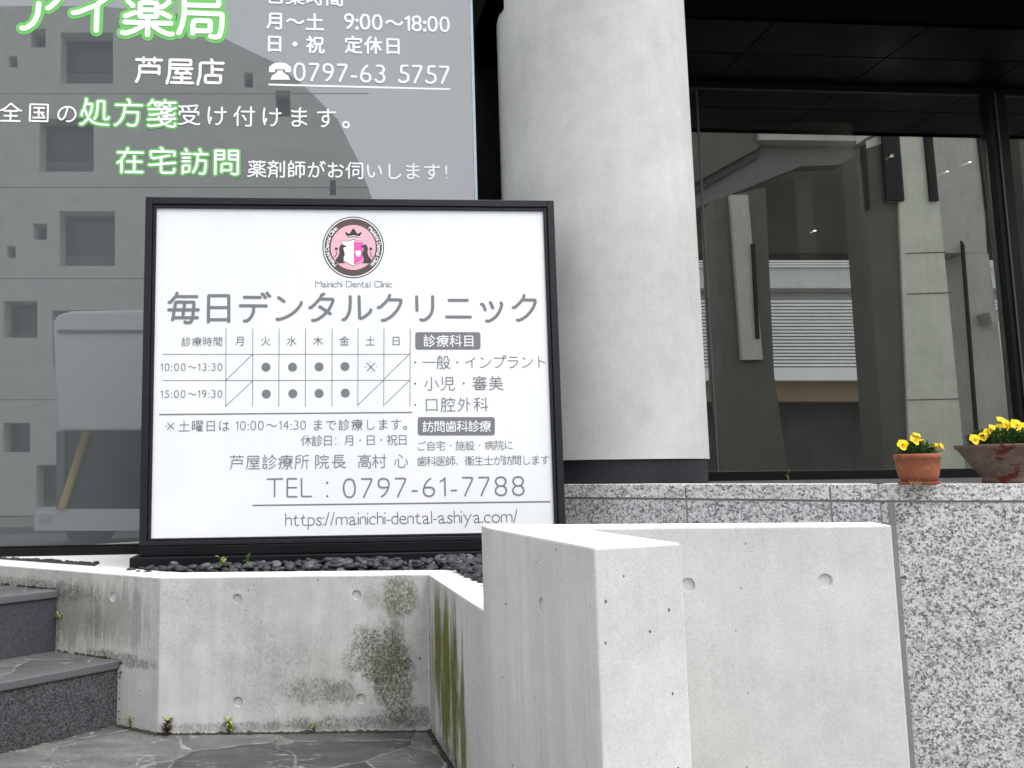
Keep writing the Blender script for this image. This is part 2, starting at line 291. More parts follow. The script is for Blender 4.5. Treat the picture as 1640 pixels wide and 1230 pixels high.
# ------------------------------------------------------------------ round-ended lettering: each character is a few pen strokes (200 units to the em)
STROKES = """
-|17,44 46,44
.|22,11
/|46,132 11,4
0|84,73 81,42 76,27 71,18 64,12 51,8 35,12 27,21 20,35 16,66 17,86 20,101 29,118 36,125 48,128 65,124 73,116 77,107 84,73
1|49,126 49,11
3|24,126 34,128 52,127 62,123 69,114 72,103 70,89 57,71/57,71 59,67 69,57 73,48 74,39 72,28 66,17 56,10 41,7 21,13 13,24/57,71 46,71
4|84,53 24,53 21,56 26,72 52,103 56,107 69,112/74,129 69,112 69,11
5|12,23 17,13 42,7 59,12 72,23 75,29 77,43 75,54 70,63 66,67 53,74 32,76 28,79 29,126 72,127
6|62,124 56,121 43,108 28,87 24,67 19,58 19,39 21,29 25,21 33,13 41,10 54,8 64,10 77,20 82,33 82,46 78,56 73,62 59,68 23,64
7|32,8 33,16 74,107 78,123 74,127 19,127
8|34,69 19,49 17,41 18,29 21,22 28,15 37,10 49,7 61,9 71,13 78,20 81,27 83,37 81,48 78,56 66,69/34,69 21,90 19,99 21,109 26,118 32,123 47,128 59,127 69,124 75,118 80,107 81,96 78,88 66,69/34,69 66,69
9|37,12 38,11 41,12 56,26 70,45 82,86 81,99 77,111 72,119 57,127 46,128 37,126 30,123 23,116 20,109 18,93 21,83 28,74 33,71 44,68 76,71
:|22,79/22,11
C|132,29 125,17 110,10 88,7 62,10 43,20 32,31 24,46 20,64 22,82 29,101 40,113 57,124 76,128 94,128 112,125 124,119 129,108
D|24,94 24,13 27,9 63,8 88,12 107,21 122,37 128,51 129,62 128,84 119,104 106,117 94,122 77,127 27,127 24,123 24,94
E|24,68 81,68/84,8 29,8 26,10 24,13 25,125 28,127 83,127
L|24,126 25,11 29,8 87,8
M|132,9 131,115 126,116 115,112 86,76 77,72 69,78 41,112 28,117 24,113 24,9
T|59,127 59,11/13,127 108,127
a|82,14 77,8 69,6 63,7 61,13/61,13 43,7 27,5 19,9 16,18 18,31 24,38 43,46 61,48/61,13 59,64 58,73 54,77 44,82 26,81 14,76 8,64
c|72,9 62,7 49,7 37,11 29,16 23,23 19,33 17,43 18,54 27,73 43,82 53,83 66,81 73,78 78,68
d|81,127 80,8 77,7 56,7 44,8 34,12 23,23 18,44 21,62 26,71 34,78 42,81 53,83 81,81
e|18,48 78,49 79,52 76,67 73,74 66,80 54,83 46,83 34,80 28,75 22,67 19,59 17,47 19,34 27,18 41,9 61,7 81,13
h|21,73 28,74 46,82 56,84 64,82 71,78 76,69 78,59 78,9/21,127 21,9
i|22,117/22,79 22,9
l|22,9 22,126
m|77,67 96,80 111,83 119,82 127,76 130,71 133,59 133,9/77,9 76,66 68,79 58,83 42,80 21,72 21,9
n|21,9 21,72 35,76 46,82 56,84 69,79 76,69 78,59 78,9
o|84,18 91,31 93,51 90,63 81,74 67,81 54,83 42,81 34,78 24,68 17,53 17,38 22,24 31,14 39,9 56,6 74,10 84,18
p|19,-37 20,80 23,82 54,81 68,76 78,66 83,49 83,41 80,28 74,18 66,11 48,6 19,9
s|64,68 58,78 43,83 34,83 26,80 21,76 19,71 20,62 23,57 57,32 59,23 54,11 48,8 38,6 24,8 15,13 11,22
t|52,82 27,82 6,76/33,107 24,81 24,29 26,18 32,10 41,7 52,7 61,9
y|44,29 36,37 15,81 10,85 2,88/86,89 74,82 52,35 45,29 41,11 17,-39
※|64,24 63,24/64,109 63,109/22,68/106,68 106,67/33,36 96,99/94,36 33,99
、|24,32 43,15 51,6
。|19,34 15,28 13,18 16,6 25,-3 41,-7 50,-5 59,3 63,11 63,23 56,37 46,42 36,43 26,40 19,34
い|146,126 157,102 166,79 174,42/34,132 34,93 38,58 44,34 52,19 63,10 73,9 81,12 89,19 97,36 99,43 97,52
お|72,116 72,117/72,69 103,74 128,76 148,71 161,59 164,48 164,37 159,23 154,17 143,10 132,5 113,3 106,7/179,107 147,128/27,121 33,116 53,114 114,122/73,151 71,9 66,4 49,5 35,14 30,23 29,29 33,40 42,49 56,59 72,62
が|172,163 176,162 187,145 192,143/28,3 38,21 52,56 62,87 66,106/143,126 152,122 159,110 179,64/163,137 155,152 151,155 147,156/69,108 73,148/22,103 99,109 114,105 120,100 122,94 124,79 123,52 118,28 113,13 103,3 91,1 74,4 68,11
け|39,27 47,33 54,57/86,106 142,104 176,109/143,148 144,73 143,53 140,38 130,17 116,2 107,-2 96,-1/41,7 39,25 34,32 31,59 33,102 39,147
ご|41,51 39,31 42,21 51,11 63,5 87,1 131,2 156,7 163,16/189,143 187,144 176,162/164,136 154,153 149,154/52,129 53,128 142,129
し|58,147 56,29 60,16 66,7 73,2 88,-2 106,-2 127,3 143,11 159,23 167,33 168,41
す|117,91 91,93 82,90 72,81 69,64 73,50 84,41 96,39 118,43/28,123 82,126 178,126/116,151 116,99 122,56 115,29 102,13 91,6 76,-1 63,2
で|108,132 109,124 112,119/167,106 178,87/146,96 154,79/119,131 115,121 96,102 87,86 82,62 83,52 90,32 104,17 118,9 146,2/167,136 139,134 122,131 113,133 26,123
に|89,47 90,26 102,14 121,9 152,9 172,12/99,126 112,124 166,126/54,53 47,32 37,24/42,144 34,96 32,66 33,32 37,23 39,2
の|99,7 114,3 131,8 153,22 166,40 172,57 173,69 172,83 165,104 152,120 133,131 113,136 97,136 74,130 59,122 42,107 29,86 26,68 26,57 29,39 40,23 47,20 57,19 67,24 78,38 88,63 99,103 103,134
は|52,52 45,30 36,24/181,18 158,35 143,37/139,111 139,109/174,113 136,109 86,111/142,44 108,46 97,43 87,36 82,22 84,14 89,8 104,2 127,2 135,7 140,14 143,31 139,94 141,144/37,1 36,22 32,27 31,38 31,74 34,109 41,146 49,152
ま|108,38 121,37 130,34 162,14/106,83 106,84/106,126 106,127/161,129 134,127 72,126 48,128 41,132/161,88 102,83 58,84 46,86 42,88/107,43 67,42 50,34 44,23 45,14 49,7 54,3 66,-1 91,-1 100,3 105,9 108,26 106,52 106,148 113,158
ア|32,136 168,135 169,132 167,123 160,112 143,93 135,86 129,83/41,4 51,3 61,8 76,21 85,34 94,59 97,99
イ|26,68 32,68 51,74 97,95 109,97/149,133 114,106 110,99 109,3
ク|48,3 58,1 65,4 91,18 108,31 132,57 146,79 157,104 159,116 158,123 86,124/93,151 85,125 77,121 68,108 40,82 35,79 26,78
タ|128,53 132,58 154,99 159,111 160,125 156,127 86,128/126,53 103,30 76,11 55,1 41,3/106,157 94,152 86,130 78,124 59,101 39,82 32,77 26,77/144,41 100,72 84,82 83,81
ッ|64,-2 76,-4 92,3 118,22 130,36 143,56 152,77 158,96 153,106/58,64 47,93 43,97 37,98/103,76 93,103 89,107
デ|148,157 155,155 165,138 168,137/193,144 188,146 177,163/48,-1 58,-2 63,0 77,11 90,27 99,51 102,87/138,137 47,138/24,88 173,87
ト|158,64 107,85 92,90 76,92/76,2 74,147
ニ|27,22 168,21/44,121 152,121
プ|156,129 33,129/52,7 58,4 66,5 87,15 104,26 122,42 137,64 150,92 154,109 157,147 160,154 164,158 172,161 185,158 191,148 192,143 190,136 187,131 179,126 156,126
ラ|153,139 54,139/62,6 74,2 84,4 103,12 125,27 135,36 149,54 160,78 162,91 158,93 37,93
リ|53,61 52,142/146,143 146,81 141,52 135,38 120,20 102,7 91,2 74,6
ル|61,142 62,112 59,72 56,53 46,30 38,18 28,7 19,6/181,64 179,54 160,35 132,15 115,13 113,142
ン|176,107 173,96 157,73 138,53 117,37 91,22 67,13 47,7 36,9/76,113 49,133 46,136 44,134
・|99,76 101,76
一|17,78 183,78
付|17,74 19,84 29,97 42,103/113,42 94,76 90,79 86,79/183,116 77,116/114,-7 122,-9 147,-8 154,-6 156,-2 157,157/63,158 46,123 42,106 44,99 44,-7
休|124,104 116,109 69,109/121,94 124,89 124,-8/128,103 138,92 152,64 176,29/14,81 16,86 29,100 41,106/124,103 124,157/72,162 63,157 45,122 41,108 43,102 43,-7/182,109 137,109 123,102 119,93 110,87 92,53 76,29
伺|73,117 147,117/36,104 24,99 14,86 12,78/76,151 173,151 177,148 176,-2 171,-7 151,-9 136,-3/82,18 83,82 133,83 137,79 136,33 82,32/57,159 40,123 36,107 38,101 38,-7
児|81,108 166,108/12,-4 23,-7 50,6 62,20 71,43/36,63 36,154/123,43 124,1 126,-3 131,-7 171,-8 176,-7 181,-1 184,14 183,16/166,108 166,67 164,64 86,63 81,66 81,148 82,151 164,152 166,149 166,108
全|99,-3 99,87/47,43 153,43/178,-3 22,-3/37,99 42,91 49,87 152,87 157,89 166,99/16,91 36,100 56,114 75,131 94,151 99,154 106,151 128,128 151,111 180,91 188,92
処|179,-6 133,-4 107,1 84,12 65,29 58,32/96,32 104,48 109,71 113,104 113,144 116,147 151,147 153,145 154,36 159,29 174,29 179,32 181,42/58,47 50,53 39,83 32,89/17,53 18,69 26,86 32,92 34,111 41,131 44,158 43,159/13,-4 21,-5 29,1 57,32 58,45 65,53 75,84 79,111 80,125 77,127 41,128
剤|33,61 99,61/76,107 78,114 93,130 96,142/67,143 63,161/137,137 137,53/176,158 174,-1 169,-6 152,-8 139,-2/99,29 33,31/99,73 99,-8/16,142 113,142/18,-8 29,12 33,33 33,72 28,86/31,124 57,113 64,107 75,106 109,88/63,107 57,100 27,86 17,86 11,88
医|76,113 79,129/111,58 121,53 152,29/111,69 112,71/183,-2 29,-2 26,2 26,149 178,149/174,71 52,71/48,21 59,18 75,24 92,35 104,48 111,61 112,112/48,97 56,97 69,111 74,113 166,112
受|144,104 148,118 158,134 163,138/88,139 95,136 102,121/108,18 112,12 117,10 151,-2 173,-7 187,-2/19,152 27,147 49,148 119,154 158,160 171,158/48,103 50,119 44,132/178,78 178,101 176,103 24,103 22,101 22,77/93,18 90,24 73,37 60,51 55,61 56,67 142,67 145,64 142,53 129,38 107,18 95,18 89,12 43,-4 27,-7 16,-4
口|167,13 33,13/167,-2 166,138 163,139 36,139 33,137 33,-3
問|116,124 174,124/83,124 26,124/174,94 117,95 116,98 116,152 118,153 172,153 174,151 174,-2 167,-8 148,-9 134,-3/26,94 79,94 83,98 83,149 82,152 29,153 26,152 26,-8/68,7 69,64 126,64 129,61 129,22 128,19 68,18
営|87,163 93,160 101,147 101,129/52,129 51,143 41,157 34,159/146,131 149,143 161,158/89,67 58,67 55,68 54,97 57,101 142,102 146,99 147,71 145,68 89,67/144,38 43,38 41,34 41,0 43,-2 160,-2 162,1 162,37 159,38 144,38/177,103 177,126 175,129 144,130 28,129 26,127 26,103
国|123,63 129,62 141,48/24,94 24,3 26,1 172,1 174,2 174,148 173,151 27,152 24,148 24,94/144,121 56,121/138,79 61,79/98,33 98,121/52,32 148,32
土|99,1 99,158/32,96 169,96/18,-1 182,-1
在|44,72 32,68 21,58/82,157 77,131/179,-4 73,-4/127,104 127,-4/172,67 82,67/179,129 21,129/46,-7 44,73 48,87 65,114 68,129
士|182,97 18,97/99,158 99,3/29,2 171,2
外|41,79 42,81 45,79 64,64 73,61/129,98 145,97 166,79/129,159 129,-8/47,131 89,131 94,129 94,119 87,89 78,64 72,58 69,46 55,26 47,16 25,-2 21,-3 11,-2/21,82 35,108 43,128 47,132 51,158
宅|16,48 27,47 91,53/181,64 104,56 91,56/87,164 97,160 102,141/177,22 178,16 175,3 172,-2 166,-5 104,-6 96,-2 92,2 91,11 91,99/177,113 177,136 174,139 103,140 25,139 23,137 23,113/29,97 37,93 46,93 89,100 139,113 144,112
定|99,52 159,52/102,139 96,160 89,163/99,98 99,2/51,98 151,98/176,109 176,134 173,138 103,139 26,138 23,134 23,109/47,37 55,32 65,18 73,11 86,4 98,2 104,-3 129,-6 178,-6/51,67 47,38 32,9 19,-7
審|101,147 97,160 88,164/48,52 53,61 75,75 78,86/58,88 54,104/142,88 144,101 147,108/153,52 148,60 126,75 121,86/99,66 99,119/157,23 44,23/99,-3 99,48/157,52 157,-1 154,-3 46,-3 44,-1 44,52/22,124 22,142 24,145 98,146 174,145 177,142 177,124/19,87 181,87/47,119 98,120 146,126 156,122/11,48 18,46 42,52 53,49 97,49 148,49 158,53 179,48 188,51
小|44,113 46,109 46,104 36,73 25,49 17,37/189,34 185,36 172,70 153,109/101,156 101,7 99,-2 92,-7 73,-9 68,-9 56,-2
局|37,82 173,81 174,64 172,26 165,-3 161,-7 154,-9 141,-9 133,-6/68,3 69,52 127,53 131,49 131,17 129,14 68,13/18,3 29,32 36,67 37,147 38,150 159,150 161,148 161,116 157,112 37,112
屋|61,29 167,29/112,59 112,-3/18,-9 19,-1 28,28 34,63 36,147 37,150 167,151 169,148 169,122 166,118 36,118/89,91 86,81 74,68 72,62 74,59 147,62 151,64/183,-4 46,-4/52,92 177,92/169,56 161,62 151,65 148,72 141,80 141,92
師|23,9 68,9 72,13 72,53 70,56 23,57/46,163 41,132/137,149 137,-8/98,21 98,109 101,112 174,112 178,110 177,27 175,23 167,21 154,26/91,151 183,151/23,88 66,88 69,92 69,127 68,130 38,131 23,129 23,-3
店|112,137 109,151 104,159/174,92 109,92/109,51 66,50 66,1 164,1 164,47 163,50 109,51/109,51 109,114/18,-12 18,-2 23,14 31,48 33,135 181,136
心|19,27 27,57 33,87 32,88/149,29 145,6 140,-2 133,-5 82,-6 71,-1 67,11 67,103/79,152 122,117/183,32 172,68 162,93
所|161,92 161,-7/27,111 77,111 81,107 80,66 27,66/93,-4 105,18 113,52 115,141 118,143 152,149 172,155 182,154/18,-12 16,-3 24,33 27,58 28,141 31,143 83,154 92,153/114,93 183,93
方|97,-1 108,-7 134,-7 145,-1 151,12 156,36 158,77 154,79 74,79/103,126 105,146 99,159 94,161/22,126 179,126/19,-4 21,-6 27,-3 45,13 61,39 74,82 77,126
施|112,133 183,133/109,71 142,79/163,34 171,35 175,42 175,93 173,94 157,89 143,87/37,87 71,87 74,83 73,33 69,-1 62,-7 46,-8/108,63 96,61/42,162 48,158 53,147 51,128/18,-12 17,-3 27,22 33,52 37,88 37,127/16,128 81,128/186,11 182,-2 177,-8 168,-9 127,-9 117,-7 112,-4 109,4 109,94/142,112 142,24/117,159 112,135 107,130 93,104
日|158,77 42,77/42,6 158,6/158,-4 157,145 154,147 44,147 42,144 42,-6
時|117,17 104,35 100,39 93,42/22,89 66,89/91,137 178,137/184,62 83,62/123,-3 134,-9 149,-9 157,-6 158,-3 159,97/133,98 133,161/22,14 22,147 24,148 62,148 66,144 65,32 63,31 22,31/184,98 83,98
曜|86,138 92,134/119,119 111,118 79,104/152,134 146,138/91,59 81,55 78,52/57,89 22,89/93,23 174,23/93,48 174,48/179,72 97,73/81,156 116,156 119,154 119,104/178,103 177,154 174,156 139,156/21,14 21,143 22,146 53,147 57,144 57,33 54,31 22,31/178,118 164,115 138,102 137,88 141,72 141,-2/101,88 98,76 93,69 91,62 93,54 94,-1 183,-2
月|48,102 156,102/156,53 47,54/24,2 37,26 47,57 49,149 153,149 156,147 155,1 153,-4 148,-6 132,-8 119,-8 107,-2
木|99,104 99,106/99,104 109,111 179,111/99,106 91,111 22,111/13,17 21,18 38,31 67,63 86,92 99,101/99,101 113,91 135,61 166,28 178,19 189,18/99,-8 99,159
村|53,118 52,117/112,81 129,47/82,48 80,61 66,78 54,83/14,24 16,36 28,56 41,84 51,91/186,118 103,118/123,-2 136,-8 158,-6 162,-2 163,159/82,118 17,118/53,159 53,121 51,97 53,84 53,-9
業|39,158 49,142 48,126/71,91 71,103 67,114 67,126/81,161 81,127/86,36 80,25 51,7 27,-2 19,-3 12,-1/118,161 118,127/188,-1 176,-3 148,8 121,24 114,36/137,124 135,114 130,105 128,92/169,161 162,156 153,141 153,126/163,66 37,66/99,91 99,-8/173,91 28,91/181,126 21,126/19,38 81,38 88,36 112,36 119,38 179,38
歯|149,62 99,62/99,62 96,58/99,62 99,94/171,93 171,2 168,-1 31,0 29,3 29,93/118,46 139,29/48,116 48,149/52,24 53,23 58,25 68,31 96,56/166,146 99,146/61,92 71,78/144,94 137,91 128,76/96,58 88,62 51,62/17,116 182,116/99,159 99,116/99,18 99,49 96,58
毎|56,141 174,141/96,18 99,64/154,63 156,64/149,17 147,2 140,-9 134,-11 114,-11 108,-7/104,109 102,64/152,18 158,92 158,106 156,109 56,109 53,104 48,64/38,7 42,24 46,63/41,18 178,18/16,64 183,64/61,161 55,141 48,137 27,111 23,108 17,108
水|124,81 137,88 163,118/22,108 67,108 69,107 69,99 65,81 52,53 35,28 21,16/101,158 101,108 102,98 101,93 101,11 99,-2 96,-6 86,-8 75,-7 67,-3/188,18 179,17 160,32 135,59 128,68 125,79 118,84 114,91 103,97
火|182,-3 177,-5 168,-2 140,16 119,39 104,68 96,73/29,74 40,96 47,118/149,74 171,117/99,157 99,128 96,76 91,68 79,41 67,23 47,6 27,-5 18,-4
生|101,158 101,-2/44,122 172,122/39,63 164,63/19,-3 182,-3/52,154 44,123 38,118 23,92
病|156,22 132,47 123,51/119,139 115,159 109,163/29,96 18,121/46,58 36,57 14,47/71,107 183,107/74,-9 74,71 77,73 173,73 176,72 176,-3 173,-8 154,-9/183,138 48,137 47,134 47,64 43,39 35,13 23,-6/94,19 108,29 123,52 124,107
療|84,18 64,-2 56,-3/183,68 162,76/141,112 143,102 158,82/159,13 178,-4/53,68 64,68 82,76/122,32 122,-1 120,-7 117,-9 102,-11/114,144 111,161/161,56 83,56/26,98 16,124/88,83 102,102 104,112/117,128 114,113/42,61 29,59 13,51/183,143 44,142 43,67 41,46 36,24 22,-6/183,112 67,112/83,83 82,78 84,36 88,33 121,32 157,33 160,35 162,82/179,98 161,83 152,78 93,79 82,85 69,96
目|159,101 38,101/159,53 38,53/159,6 38,6/38,-7 38,144 42,148 154,148 158,147 159,143 159,-7
祝|48,78 62,72 74,58 74,49/44,73 33,69 16,53/41,159 50,146 49,127/76,-7 94,8 104,23 112,57 113,82/183,19 186,13 186,6 180,-7 162,-9 153,-8 150,-5 147,14 147,82/113,82 172,84 173,144 172,147 96,148 93,147 92,86 96,83 113,82/47,-9 47,68 45,76 52,92 65,116 66,125 63,127 17,127
科|76,52 76,61 63,78 48,84/92,32 149,41 159,41/131,131 111,146/184,47 159,44/101,93 104,93 124,78/48,103 49,104/13,27 15,35 30,59 37,74 48,81/159,161 159,-7/78,104 16,104/49,-7 48,82 49,147/18,144 48,148 71,156 81,153
箋|81,117 83,104/148,107 148,94/112,122 119,122 134,117 136,106/123,7 128,0 136,-4 159,-9 171,-9 178,-8 182,-2 184,4 182,12/106,79 103,86 96,94 93,102/81,53 82,38/107,7 104,16 94,27 92,36/141,144 145,133 149,129 152,128/66,127 58,130 54,146/118,161 116,148/138,41 135,52 117,59 108,57/102,139 88,147 52,146 38,148/183,43 108,39 91,36 81,37 17,34/123,78 128,85 149,95 158,96/184,113 178,108 162,107 21,101/179,76 175,67 166,64 138,68 127,72 122,78 118,79 108,79 89,73 48,66 33,64 26,67/156,41 154,27 128,13 122,7 109,7 86,-1 31,-9 19,-4/16,127 37,149 41,161/83,129 96,132 109,145 113,148 139,146 183,147
美|66,133 65,148 56,160 49,163/97,72 96,44/132,134 135,148 142,159/91,43 87,28 69,10 52,1 28,-6 21,-7 13,-4/108,43 111,31 115,26 126,15 139,6 176,-7 189,-2/164,103 37,103/99,73 99,132/172,133 27,133/23,44 92,43 179,44/18,73 182,73
腔|23,59 62,58/151,111 177,87/87,82 99,91 117,111/132,-3 132,59/62,106 23,106/128,161 132,155 136,138/84,-3 183,-3/183,119 183,136 179,138 87,138 83,134 83,118/94,61 172,61/14,-12 12,-4 19,27 23,62 23,151 26,153 59,153 62,151 62,1 58,-6 48,-8 42,-7
自|39,89 162,89/39,46 162,46/91,133 96,158 107,166/39,-8 40,132 43,133 158,133 162,129 161,3 39,2
般|61,33 52,52/53,143 55,159 64,166/98,-3 106,-6 117,-2 136,10 142,17/107,101 115,116 117,128 117,149 121,153 160,152 165,106 174,103 186,103/52,117 59,102/16,76 83,76/52,-2 64,-8 77,-6 82,-2 83,8 83,138 79,142 33,142 31,139 31,76 28,42 18,-9/146,17 162,40 168,53 173,72 171,75 113,75 112,69 114,61 125,39 141,18 156,8 176,-3 181,-3 189,-1
芦|104,107 103,116 99,124/41,62 164,62/179,146 19,146/64,129 64,159/134,131 134,159/164,51 164,103 163,105 43,105 41,102 41,56 37,36 30,13 21,-4
薬|44,102 42,107 27,119/148,79 177,64/19,62 52,76/146,101 154,102 174,121/71,88 131,88/99,37 99,36/187,-2 176,-4 148,7 122,24 116,36/83,37 81,28 77,23 51,7 22,-5 9,-2/96,116 98,129/99,61 99,-8/18,147 182,147/133,134 133,159/64,134 64,159/96,116 74,114 71,112 71,63 73,62 98,61 129,63 131,66 130,113 127,114 96,116/181,38 119,38 113,36 79,38 18,38
衛|87,146 84,118/34,87 24,83 12,67/91,162 89,147/142,-4 148,-7 158,-7 164,-5 167,-1 168,96/106,66 70,68 70,96 125,96 127,93 127,68 106,66/182,148 149,148/41,158 23,134/106,-9 106,66/133,44 71,44 67,17 69,14 138,14/184,96 146,96/37,-8 37,82 35,89 39,105 47,118 58,123 67,117 136,117/68,147 120,146 122,143 122,117
訪|66,76 23,76/137,-7 157,-7 163,-4 166,2 172,41 173,78 169,82 119,82/47,146 41,158/139,126 139,142 133,158/66,101 24,101/74,127 17,127/94,126 182,126/23,-8 24,47 63,48 66,46 65,3 23,2/91,1 107,28 113,48 119,84 121,126
設|132,17 113,38 104,53 102,58 102,72/181,99 164,100 159,104 157,111 157,149 153,153 110,152 109,134 106,117 97,101 89,95 76,96 69,101 24,101/42,159 47,148/23,76 71,76/78,127 17,127/188,-3 178,-6 168,-3 147,8 138,17/92,72 164,72 168,68 166,58 158,44 139,18 132,16 109,1 91,-6 76,-3 69,2 25,3 24,46 26,48 67,48 70,47 71,2
診|66,76 22,76/137,106 116,85 102,74 98,73 97,74/16,127 72,127/39,161 47,146/87,104 106,119 129,148 134,151/99,38 107,37 116,41 135,56 154,76 163,79/172,46 153,23 133,8 101,-6 89,-6/66,101 23,101/42,2 24,2 22,3 22,47 24,48 65,48 67,46 67,3 64,2 42,2/133,164 135,159 135,150 142,145 165,120 182,107
金|136,14 148,36 149,42/62,16 49,41/29,59 169,59/178,-3 21,-3/99,99 99,-3/48,112 53,102 57,101 97,100 143,101 154,112/102,153 127,131 155,113 177,102 183,102 189,104/8,104 21,101 47,112 79,136 92,148 100,153 105,160 109,163
長|53,94 157,94/112,16 102,8 61,-2 50,-2 51,64/53,123 157,123/131,22 136,28 168,47 174,48/163,153 55,152 53,149 53,64/182,64 17,64/189,-2 183,-5 176,-5 159,1 136,13 130,21 121,26 110,38 103,49 99,63
間|176,126 116,126/83,126 24,126/69,39 129,39/176,96 117,96 116,99 116,152 118,153 172,153 175,152 176,148 176,12 174,-3 168,-8 149,-9 136,-1/129,39 129,12 127,8 72,8 70,10 69,66 72,69 128,68 129,66 129,39/24,-8 25,151 28,153 79,153 83,149 83,101 82,98 24,97
院|128,161 133,151 136,137/112,63 112,52 108,33 103,19 89,3 71,-7/39,42 44,38 49,38 58,41 63,47 64,58 63,73 48,103 60,138 62,149 56,153 26,153 23,152 23,-8/148,64 148,2 150,-3 157,-7 176,-7 182,-5 185,2 186,12 182,22/166,101 99,101/83,116 83,133 87,137 179,137 182,133 182,116/84,64 183,64
高|102,141 98,159/26,-8 26,61 29,64 172,64 173,62 172,-3 169,-8 164,-9 154,-9 144,-6/152,104 152,92 147,88 53,88 50,90 49,93 50,113 54,117 146,117 151,114 152,104/128,42 66,42 63,38 63,13 66,12 132,12 134,16 134,37 133,40 128,42/179,141 18,141
！|49,56 49,138/49,12 51,12
：|51,14 49,14/49,112 51,112
～|23,74 30,83 47,92 61,94 71,93 87,87 109,68 120,61 142,57 156,60 166,66 179,81"""
GL = {}
for ln in STROKES.strip('\n').split('\n'):
    GL[ln[0]] = [[tuple(map(float, p.split(','))) for p in q.split(' ')] for q in ln[2:].split('/')]
GL['※'] = [[((X-64)*1.6+100, (Y-66)*1.6+76) for X, Y in q] for q in GL['※']]
_t = max(GL['1'][0], key=lambda p: p[1]); GL['1'].append([(_t[0]-26, _t[1]-20), (_t[0]-6, _t[1]-9), (_t[0], _t[1])])
def soften(P, cut):
    if len(P) < 3: return P
    out = [P[0]]
    for i in range(1, len(P)-1):
        a, b, c = Vector(P[i-1]), Vector(P[i]), Vector(P[i+1])
        d1, d2 = (a-b), (c-b); l1, l2 = d1.length, d2.length
        if l1 < 1e-9 or l2 < 1e-9: continue
        t = max(0, min(1, (d1/l1).dot(d2/l2)*.5+.5)); k = min(cut, l1*.45, l2*.45)
        if t < .02: out.append(P[i]); continue
        p, q = b+d1/l1*k, b+d2/l2*k
        for u in (0, .33, .67, 1): out.append(tuple(p*(1-u)**2+b*2*u*(1-u)+q*u*u))
    out.append(P[-1]); return out
class Plane:
    def __init__(s, p, n):          # an upright plane; u runs to the right along it, v up, h towards the viewer
        s.p = Vector(p); s.n = Vector(n).normalized(); s.v = Vector((0, 0, 1)); s.u = s.v.cross(s.n).normalized()*1
        if s.u.x < 0: s.u = -s.u
    def uv(s, x, y): P = pl(x, y, s.p, s.n)-s.p; return Vector((P.dot(s.u), P.dot(s.v)))
    def at(s, u, v, h=0): return s.p+s.u*u+s.v*v+s.n*h
DOT = 1.25
def ribbon(mb, pln, P, w, h, mi=0):
    """one pen stroke with round ends, points in plane coordinates"""
    Q = [P[0]]
    for p in P[1:]:
        if (Vector(p)-Vector(Q[-1])).length > w*.04: Q.append(p)
    P = [Vector(p) for p in Q]; r = w/2
    if len(P) == 1:
        mb.add([pln.at(P[0].x+r*DOT*math.cos(a), P[0].y+r*DOT*math.sin(a), h) for a in [i*math.pi/8 for i in range(16)]], [list(range(16))], mi); return
    L, Rr = [], []
    for i, p in enumerate(P):
        t1 = (P[i]-P[i-1]).normalized() if i else (P[1]-P[0]).normalized()
        t2 = (P[i+1]-P[i]).normalized() if i < len(P)-1 else t1
        t = (t1+t2); t = t.normalized() if t.length > 1e-6 else t1
        n = Vector((-t.y, t.x)); k = r/max(.55, n.dot(Vector((-t1.y, t1.x))))
        L.append(p+n*k); Rr.append(p-n*k)
    n = len(P); rise = 9e-6          # each stroke climbs a hair along its length so it never lies in its own plane
    o = [pln.at(q.x, q.y, h+i*rise) for i, q in enumerate(L)]+[pln.at(q.x, q.y, h+i*rise) for i, q in enumerate(Rr)]
    fs = [[i, n+i, n+i+1, i+1] for i in range(n-1)]
    mb.add(o, fs, mi)
    for e, p, t in ((0, P[0], P[0]-P[1]), (1, P[-1], P[-1]-P[-2])):
        a0 = math.atan2(t.y, t.x)
        pts = [pln.at(p.x+r*math.cos(a0+a), p.y+r*math.sin(a0+a), h+(n-1)*rise*(e != 0)) for a in [-math.pi/2+i*math.pi/8 for i in range(9)]]
        mb.add(pts, [list(range(9))], mi)
